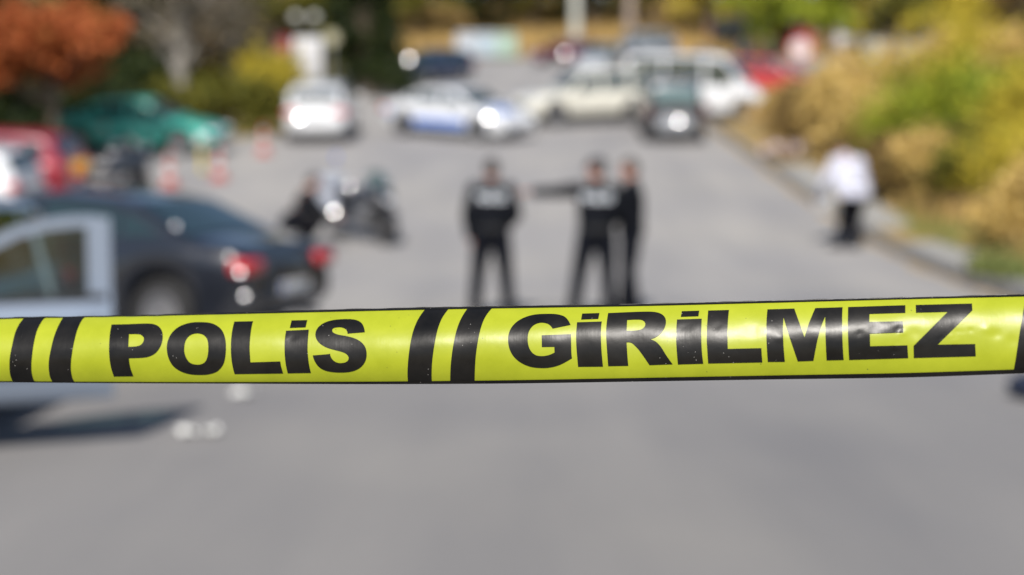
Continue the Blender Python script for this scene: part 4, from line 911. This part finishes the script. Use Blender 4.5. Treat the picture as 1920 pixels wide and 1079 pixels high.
def tree(label, x, y, h, crown, leaf, n=3500, size=.16, trunk=.14, bark=BARK, seed=1, group=None, name='tree', cat='tree', lobes=22, cz=None, shape='round', fill=.9):
    rnd = np.random.RandomState(seed); r = tag(empty(name, (x, y, T(x, y) - .05)), label, cat, group)
    cx, cyy, czz = crown; zc = cz if cz is not None else h - czz
    t = MB(); lean = rnd.uniform(-.25, .25, 2)
    pts = [(lean[0] * k * k * .8, lean[1] * k * k * .8, k * (zc + czz * .3)) for k in np.linspace(0, 1, 7)]; t.tube(pts, [trunk * (1.25 - .95 * k) for k in np.linspace(0, 1, 7)], 9)
    cs, tips = [], []
    for i in range(lobes):
        d = rnd.normal(size=3); d /= np.linalg.norm(d); q = rnd.uniform(.35, .95)
        if shape == 'cone':
            k = rnd.uniform(0, 1) ** 1.2; a = rnd.uniform(0, 6.283); p = np.array([cx * (1.05 - k) * math.cos(a) * .75, cyy * (1.05 - k) * math.sin(a) * .75, zc - czz + 2 * czz * k])
        else: p = np.array([d[0] * cx * q, d[1] * cyy * q, zc + d[2] * czz * q])
        tips.append(p); k0 = min(.95, max(.3, (p[2] - czz * .7) / (zc + czz * .3))); b = Vector(pts[0]).lerp(Vector(pts[-1]), k0); b = Vector((pts[-1][0] * k0 * k0, pts[-1][1] * k0 * k0, pts[-1][2] * k0))
        m = b.lerp(Vector(p), .5) + Vector(rnd.uniform(-.12, .12, 3)) * cx * .6; t.tube([b, m, Vector(p)], [trunk * .42, trunk * .25, trunk * .08], 6)
        rad = rnd.uniform(.28, .46) * (cx + czz) / 2 * (1 if shape != 'cone' else .8); k = int(n / lobes); g = rnd.normal(size=(k, 3)); g /= np.linalg.norm(g, axis=1)[:, None]; g *= (rnd.uniform(0, 1, (k, 1)) ** .45) * rad * np.array([1, 1, .75]); cs.append(p + g)
    t.build('trunk', bark, r); me_ = leaves_mesh('crown', np.concatenate(cs), size, rnd); link('crown', me_, LEAF[leaf], r, smooth=False); return r
def at(u, y): return X(u, y), y
# left side
x, y = at(105, 35.5); tree('broad tree with orange red autumn leaves over the green sedan', x, y, 4.15, (2.3, 1.8, 1.2), 'red', 6500, .13, .13, seed=3, lobes=30)
x, y = at(-60, 42); tree('dark leafed tree at the far left behind the red tree', x, y, 5.6, (2.6, 2.2, 2.0), 'brown', 5000, .17, .16, seed=4)
x, y = at(150, 47); tree('yellow green tree showing above the red leaved tree', x, y, 7.2, (2.6, 2.2, 1.8), 'olive', 4500, .17, .16, seed=5)
tree('grey leafless looking tree with pale forked trunk left of the notice board', *at(345, 46), 6.5, (2.0, 1.6, 2.2), 'taupe', 2200, .12, .20, BARKG, seed=6, lobes=26)
tree('grey tree with leaning pale trunk between hedge and notice board', *at(440, 48), 6.3, (1.9, 1.6, 2.2), 'taupe', 2400, .12, .18, BARKG, seed=8, lobes=26)
tree('olive tree with yellowing leaves behind the round red sign', *at(535, 55), 6.4, (2.0, 1.8, 1.9), 'olive', 4200, .16, .15, seed=9)
tree('dark conical evergreen at the bend right of the notice board', *at(690, 60), 7.2, (1.75, 1.6, 3.4), 'dark', 7000, .16, .17, seed=10, lobes=60, shape='cone', cz=3.7)
tree('smaller dark evergreen close behind the globe lamp', *at(628, 63), 6.2, (1.5, 1.4, 2.8), 'dark', 4500, .16, .15, seed=11, lobes=50, shape='cone', cz=3.2)
tree('dark evergreen with brown tinge between the grey trees', *at(270, 52), 6.8, (2.2, 2, 2.4), 'dark', 5000, .17, .17, seed=12)
tree('tall brownish tree behind the two grey trees', *at(420, 62), 8.5, (3.2, 2.5, 3.0), 'brown', 5500, .19, .2, seed=13)
tree('tall olive tree left behind the orange tree', *at(-10, 56), 8.5, (3.2, 2.6, 2.8), 'olive', 5200, .19, .2, seed=14)
def shrub(label, x, y, dims, leaf, n, size, seed, group=None, name='shrub', cat='shrub', lobes=14):
    rnd = np.random.RandomState(seed); r = tag(empty(name, (x, y, T(x, y) + .02)), label, cat, group); t = MB(); cs = []
    for i in range(lobes):
        a = rnd.uniform(0, 6.283); q = rnd.uniform(.1, .8); p = np.array([dims[0] * q * math.cos(a), dims[1] * q * math.sin(a), dims[2] * rnd.uniform(.35, .95) * (1.05 - .35 * q)])
        t.tube([(p[0] * .15, p[1] * .15, -.05), (p[0] * .55, p[1] * .55, p[2] * .55), tuple(p)], [.025, .016, .006], 5)
        k = n // lobes; g = rnd.normal(size=(k, 3)) * np.array([dims[0], dims[1], dims[2] * .6]) * .22; cs.append(p + g)
    c_ = np.concatenate(cs); c_[:, 2] = np.maximum(c_[:, 2], .04); t.build('stems', BARK, r); link('foliage', leaves_mesh('foliage', c_, size, rnd), LEAF[leaf], r, smooth=False); return r
G1 = 'hedge shrubs behind the parked cars'
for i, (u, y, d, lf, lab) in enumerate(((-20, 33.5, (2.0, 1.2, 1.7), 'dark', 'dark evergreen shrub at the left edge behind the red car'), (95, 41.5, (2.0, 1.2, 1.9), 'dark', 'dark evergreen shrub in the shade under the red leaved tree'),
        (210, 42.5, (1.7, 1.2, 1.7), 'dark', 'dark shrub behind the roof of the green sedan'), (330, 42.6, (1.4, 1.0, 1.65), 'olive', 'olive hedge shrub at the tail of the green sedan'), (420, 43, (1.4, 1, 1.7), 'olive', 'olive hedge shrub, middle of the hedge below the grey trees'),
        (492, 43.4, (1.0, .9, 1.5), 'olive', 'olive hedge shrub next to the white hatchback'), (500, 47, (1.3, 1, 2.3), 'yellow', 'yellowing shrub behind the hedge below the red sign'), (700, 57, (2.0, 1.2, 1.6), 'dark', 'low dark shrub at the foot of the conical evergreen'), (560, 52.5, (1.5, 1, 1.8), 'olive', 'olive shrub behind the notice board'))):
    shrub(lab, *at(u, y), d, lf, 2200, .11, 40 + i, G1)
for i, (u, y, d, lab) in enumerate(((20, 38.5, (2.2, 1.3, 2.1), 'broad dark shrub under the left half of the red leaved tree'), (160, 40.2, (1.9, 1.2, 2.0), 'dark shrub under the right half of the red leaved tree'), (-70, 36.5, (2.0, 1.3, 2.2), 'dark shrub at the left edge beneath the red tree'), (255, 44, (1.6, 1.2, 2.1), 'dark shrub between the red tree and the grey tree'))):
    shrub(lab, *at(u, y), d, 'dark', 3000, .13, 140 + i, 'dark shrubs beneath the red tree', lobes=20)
for i, (u, y, d, lf, lab) in enumerate(((200, 50, (1.9, 1.2, 2.8), 'brown', 'brown thicket bush above the dark shrubs, left of the grey trees'), (300, 49, (1.6, 1.2, 2.7), 'dark', 'dark thicket bush at the foot of the left grey tree'), (385, 51, (1.7, 1.2, 2.9), 'brown', 'brown thicket bush between the two grey trees'),
        (465, 52, (1.6, 1.2, 3.0), 'taupe', 'greyish thicket bush right of the grey trees'), (545, 58, (2.0, 1.3, 3.0), 'olive', 'olive thicket bush behind the notice board posts'), (120, 53, (2.2, 1.3, 3.2), 'dark', 'dark thicket bush above the red leaved tree'), (20, 51, (2.2, 1.3, 3.2), 'brown', 'brown thicket bush at the top left edge'))):
    shrub(lab, *at(u, y), d, lf, 3000, .15, 160 + i, 'thicket on the left verge', lobes=22)
# the bank on the right
G2 = 'shrubs on the dry grass bank'
bank = [(1462, 43.5, (.8, 1.0, 1.0), 'ochre', 'ochre bush at the far end of the bank beside the bonnet of the white van'), (1520, 41, (.9, 1.0, 1.1), 'ochre', 'tall ochre bush below the round white sign'), (1595, 39.5, (1.2, 1.1, 1.5), 'ochre', 'tall orange ochre bush on the crest, below the white car at upper right'),
        (1665, 40, (1.3, 1.2, 1.6), 'yellow', 'yellow bush on the crest of the bank, left of the tall ochre pair'), (1735, 38, (1.4, 1.2, 1.8), 'ochre', 'ochre bush high on the bank, behind the two green bushes'), (1815, 36.5, (1.4, 1.2, 1.8), 'yellow', 'tall yellow bush high on the bank near the right edge'), (1900, 35.5, (1.4, 1.2, 1.7), 'ochre', 'ochre bush at the right edge high on the bank'),
        (1490, 37.5, (.8, 1.0, 1.6), 'brown', 'dark brown bush above the red and white sheet'), (1562, 34.5, (.8, 1.0, 1.9), 'ochre', 'golden ochre bush up the bank from the man in white shirt'), (1628, 33, (1.0, 1.0, 1.9), 'ochre', 'golden ochre bush directly above the man in white shirt'), (1700, 31.5, (1.2, 1.1, 2.0), 'green', 'bright green bush, left of two on the bank'),
        (1785, 30.5, (1.2, 1.1, 2.1), 'green', 'bright green bush, right of two on the bank'), (1862, 29.5, (1.2, 1.1, 2.0), 'green', 'yellow green bush close to the right edge, middle of the bank'), (1925, 28, (1.0, 1.0, 1.9), 'yellow', 'yellow bush cut by the right edge'),
        (1672, 28.3, (.7, .9, 1.3), 'brown', 'brownish bush just right of the man in white shirt'), (1740, 27, (.8, .9, 1.4), 'ochre', 'golden bush low on the bank right of the man in white shirt'), (1812, 26, (.9, .9, 1.4), 'olive', 'dark olive bush low on the bank near the right edge'), (1885, 25, (.9, .9, 1.5), 'yellow', 'bright yellow bush low on the bank at the right edge'),
        (1905, 21.8, (.6, .8, 1.1), 'ochre', 'pale straw coloured bush at the right edge above the slabs'), (1885, 19.2, (.35, .9, .35), 'sage', 'low olive green plant beside the slabs at the right edge')]
bank = [(X(u, y), y, d, lf, lab) for u, y, d, lf, lab in bank]
for i, (x, y, d, lf, lab) in enumerate(bank): shrub(lab, x, y, d, lf, 2600, .085, 70 + i, G2, lobes=18)
tree('yellow olive tree on the bank at the upper right edge', X(1800, 48), 48, 4.6, (1.9, 1.7, 1.5), 'yellow', 1700, .15, .14, seed=31)
tree('olive tree on the bank with gaps in its crown, upper right', X(1660, 54), 54, 5.2, (1.9, 1.7, 1.4), 'olive', 1700, .15, .14, seed=32)
tree('thin brown tree at the top right corner', X(1890, 42), 42, 4.6, (1.5, 1.4, 1.5), 'brown', 1100, .14, .12, seed=33)
tree('green tree behind the white car at the upper right', X(1545, 72), 72, 5.6, (2.2, 2.0, 1.7), 'green', 2600, .18, .16, seed=34)
tree('olive tree far right behind the parked cars', X(1750, 70), 70, 6.5, (2.4, 2.2, 2.0), 'olive', 2200, .2, .2, seed=35)
# the wood on top of the slope
far = []
rnd = random.Random(5)
kinds = ['olive', 'dark', 'brown', 'olive', 'green', 'dark', 'olive', 'brown', 'olive', 'dark', 'olive', 'dark', 'olive', 'yellow', 'green', 'olive', 'yellow', 'yellow', 'olive', 'green']
names = {'olive': 'olive green', 'dark': 'dark green', 'brown': 'brownish', 'green': 'bright green', 'yellow': 'yellowish'}
for i in range(20):
    u = -80 + i * 108; y = 94.0 + rnd.uniform(-1.0, 2.5) if 640 < u < 1400 else 88 + rnd.uniform(-2, 6)
    x = X(u, y); nb = 'the pale lamp pole' if 960 < u < 1200 else ('the containers' if u > 780 and u <= 960 else None)
    order = ['first', 'second', 'third', 'fourth', 'fifth', 'sixth', 'seventh', 'eighth', 'ninth', 'tenth', 'eleventh', 'twelfth', 'thirteenth', 'fourteenth', 'fifteenth', 'sixteenth', 'seventeenth', 'eighteenth', 'nineteenth', 'last'][i]
    tree('%s tree in the far row along the top edge, %s from the left' % (names[kinds[i]], order), x, y, 8.5 + rnd.uniform(-1, 1.5), (3.3, 2.8, 3.4), kinds[i], 3200, .26, .2, seed=200 + i, group='far row of trees along the top edge', cz=4.2)
# grass
def blades(name, label, pts, hgt, mat, seed, width=.014, spread=.35):
    rnd = np.random.RandomState(seed); p = np.asarray(pts); n = len(p); h = hgt * rnd.uniform(.55, 1.25, n); a = rnd.uniform(0, 6.283, n); l = rnd.uniform(.05, spread, n) * h; w = width * rnd.uniform(.7, 1.5, n)
    d = np.stack([np.cos(a), np.sin(a), np.zeros(n)], 1); s = np.stack([-np.sin(a), np.cos(a), np.zeros(n)], 1); z = np.array([0, 0, 1.])
    v = np.stack([p - s * w[:, None], p + s * w[:, None], p + d * (l * .45)[:, None] + z * (h * .6)[:, None] + s * (w * .7)[:, None], p + d * l[:, None] + z * h[:, None]], 1).reshape(-1, 3)
    me = bpy.data.meshes.new(name); me.vertices.add(4 * n); me.vertices.foreach_set('co', v.ravel()); me.loops.add(4 * n); me.loops.foreach_set('vertex_index', np.arange(4 * n)); me.polygons.add(n); me.polygons.foreach_set('loop_start', np.arange(0, 4 * n, 4)); me.polygons.foreach_set('loop_total', np.full(n, 4)); me.update()
    o = link(name, me, mat, None, smooth=False); tag(o, label, 'grass', kind='stuff'); return o
rn = np.random.RandomState(11)
G_DRY = pm('grass_dry', (0, 0, 0), .75, island=[(.26, .16, .05), (.40, .26, .09), (.48, .34, .15), (.32, .22, .06)]); G_GRN = pm('grass_green', (0, 0, 0), .7, island=[(.12, .14, .035), (.20, .21, .06), (.30, .26, .09)])
pts = []
while len(pts) < 30000:
    x = 7.3 + rn.gamma(2.0, 2.2); y = rn.uniform(15, 49)
    if x < 19 and math.sin(x * 1.9 + y * .7) + math.sin(y * 1.3 - x) > -1.1 - rn.rand(): pts.append((x, y, T(x, y) + .06))
blades('dry_grass', 'tall dry ochre grass covering the bank on the right', pts, .62, G_DRY, 1)
pts = [(x, y, T(x, y) + .07) for x, y in zip(rn.uniform(6.95, 9.2, 9000), rn.uniform(13, 27, 9000))]
blades('green_grass', 'short green grass beside the broken paving slabs', pts, .22, G_GRN, 2, .008)
pts = [(x, y, T(x, y) - .02) for x, y in zip(rn.uniform(-30, 36, 24000), 88 + rn.rand(24000) ** 1.2 * 18)]
blades('slope_grass', 'dry orange grass on the far slope behind the containers', pts, .8, G_DRY, 3, .04)
pts = [(x, y, T(x, y) - .01) for x, y in zip(rn.uniform(-15, -7.6, 5000), rn.uniform(42.2, 60, 5000))]
blades('verge_grass', 'yellow green grass on the verge under the grey trees', pts, .3, G_GRN, 4, .014)

# ------------------------------------------------------------------ convex metal caps added to throw sun glints at the camera, not real fittings
bpy.context.view_layer.update()
half = None
def glint_cap(u, v, R_, diam, mat, name):
    ct, st = math.cos(TILT), math.sin(TILT); a, b = (u - 960) / FPX, (539.5 - v) / FPX
    d = Vector((a, ct + b * st, -st + b * ct)).normalized(); o0 = Vector((0, 0, CAM_H)) + d * 4.0
    hit, loc, nrm, idx, ob, mw = scene.ray_cast(bpy.context.evaluated_depsgraph_get(), o0, d)
    if not hit: return print('no hit', name)
    r = ob
    while r.parent: r = r.parent
    print(name, u, v, ob.name, r.name, [round(q, 2) for q in loc])
    n = (sdir - d).normalized(); e1 = n.orthogonal().normalized(); e2 = n.cross(e1)
    rows_ = []; mx = math.asin(min(.95, diam / 2 / R_))
    for k in range(7):
        t = mx * k / 6 + .002; rows_.append([loc + n * (R_ * (math.cos(t) - math.cos(mx)) + .012) + (e1 * math.cos(q) + e2 * math.sin(q)) * R_ * math.sin(t) for q in np.linspace(0, 2 * math.pi, 19)[:-1]])
    rows_.append([p - n * .03 for p in rows_[-1]])
    inv = r.matrix_world.inverted(); m = MB(); m.loft([[inv @ p for p in row] for row in rows_]); m.build(name, mat, r)
M_GLINT = pm('glint_metal', (.9, .9, .92), .2, 1); M_AMBER = pm('amber_metal', (.9, .5, .08), .22, 1)
GLINT_CAPS = [(915, 222, .40, .24, M_GLINT, 'headlamp_glint_cap'), (562, 222, .42, .20, M_GLINT, 'rear_glint_cap'), (196, 236, .48, .2, M_GLINT, 'window_glint_cap'), (766, 112, .6, .3, M_GLINT, 'headlamp_glint_cap'), (626, 398, .26, .12, M_GLINT, 'moto_glint_cap'),  # each cap is added only for its glint, no such vehicle part
       (450, 512, .085, .05, M_GLINT, 'sedan_glint_cap'), (459, 556, .075, .05, M_GLINT, 'sedan_glint_cap'), (655, 352, .16, .08, M_GLINT, 'moto_glint_cap'), (1273, 228, .34, .2, M_GLINT, 'rear_glint_cap'), (1058, 100, .5, .25, M_GLINT, 'headlamp_glint_cap'), (330, 425, .05, .03, M_GLINT, 'side_glint_cap')]
for a in GLINT_CAPS: glint_cap(*a)
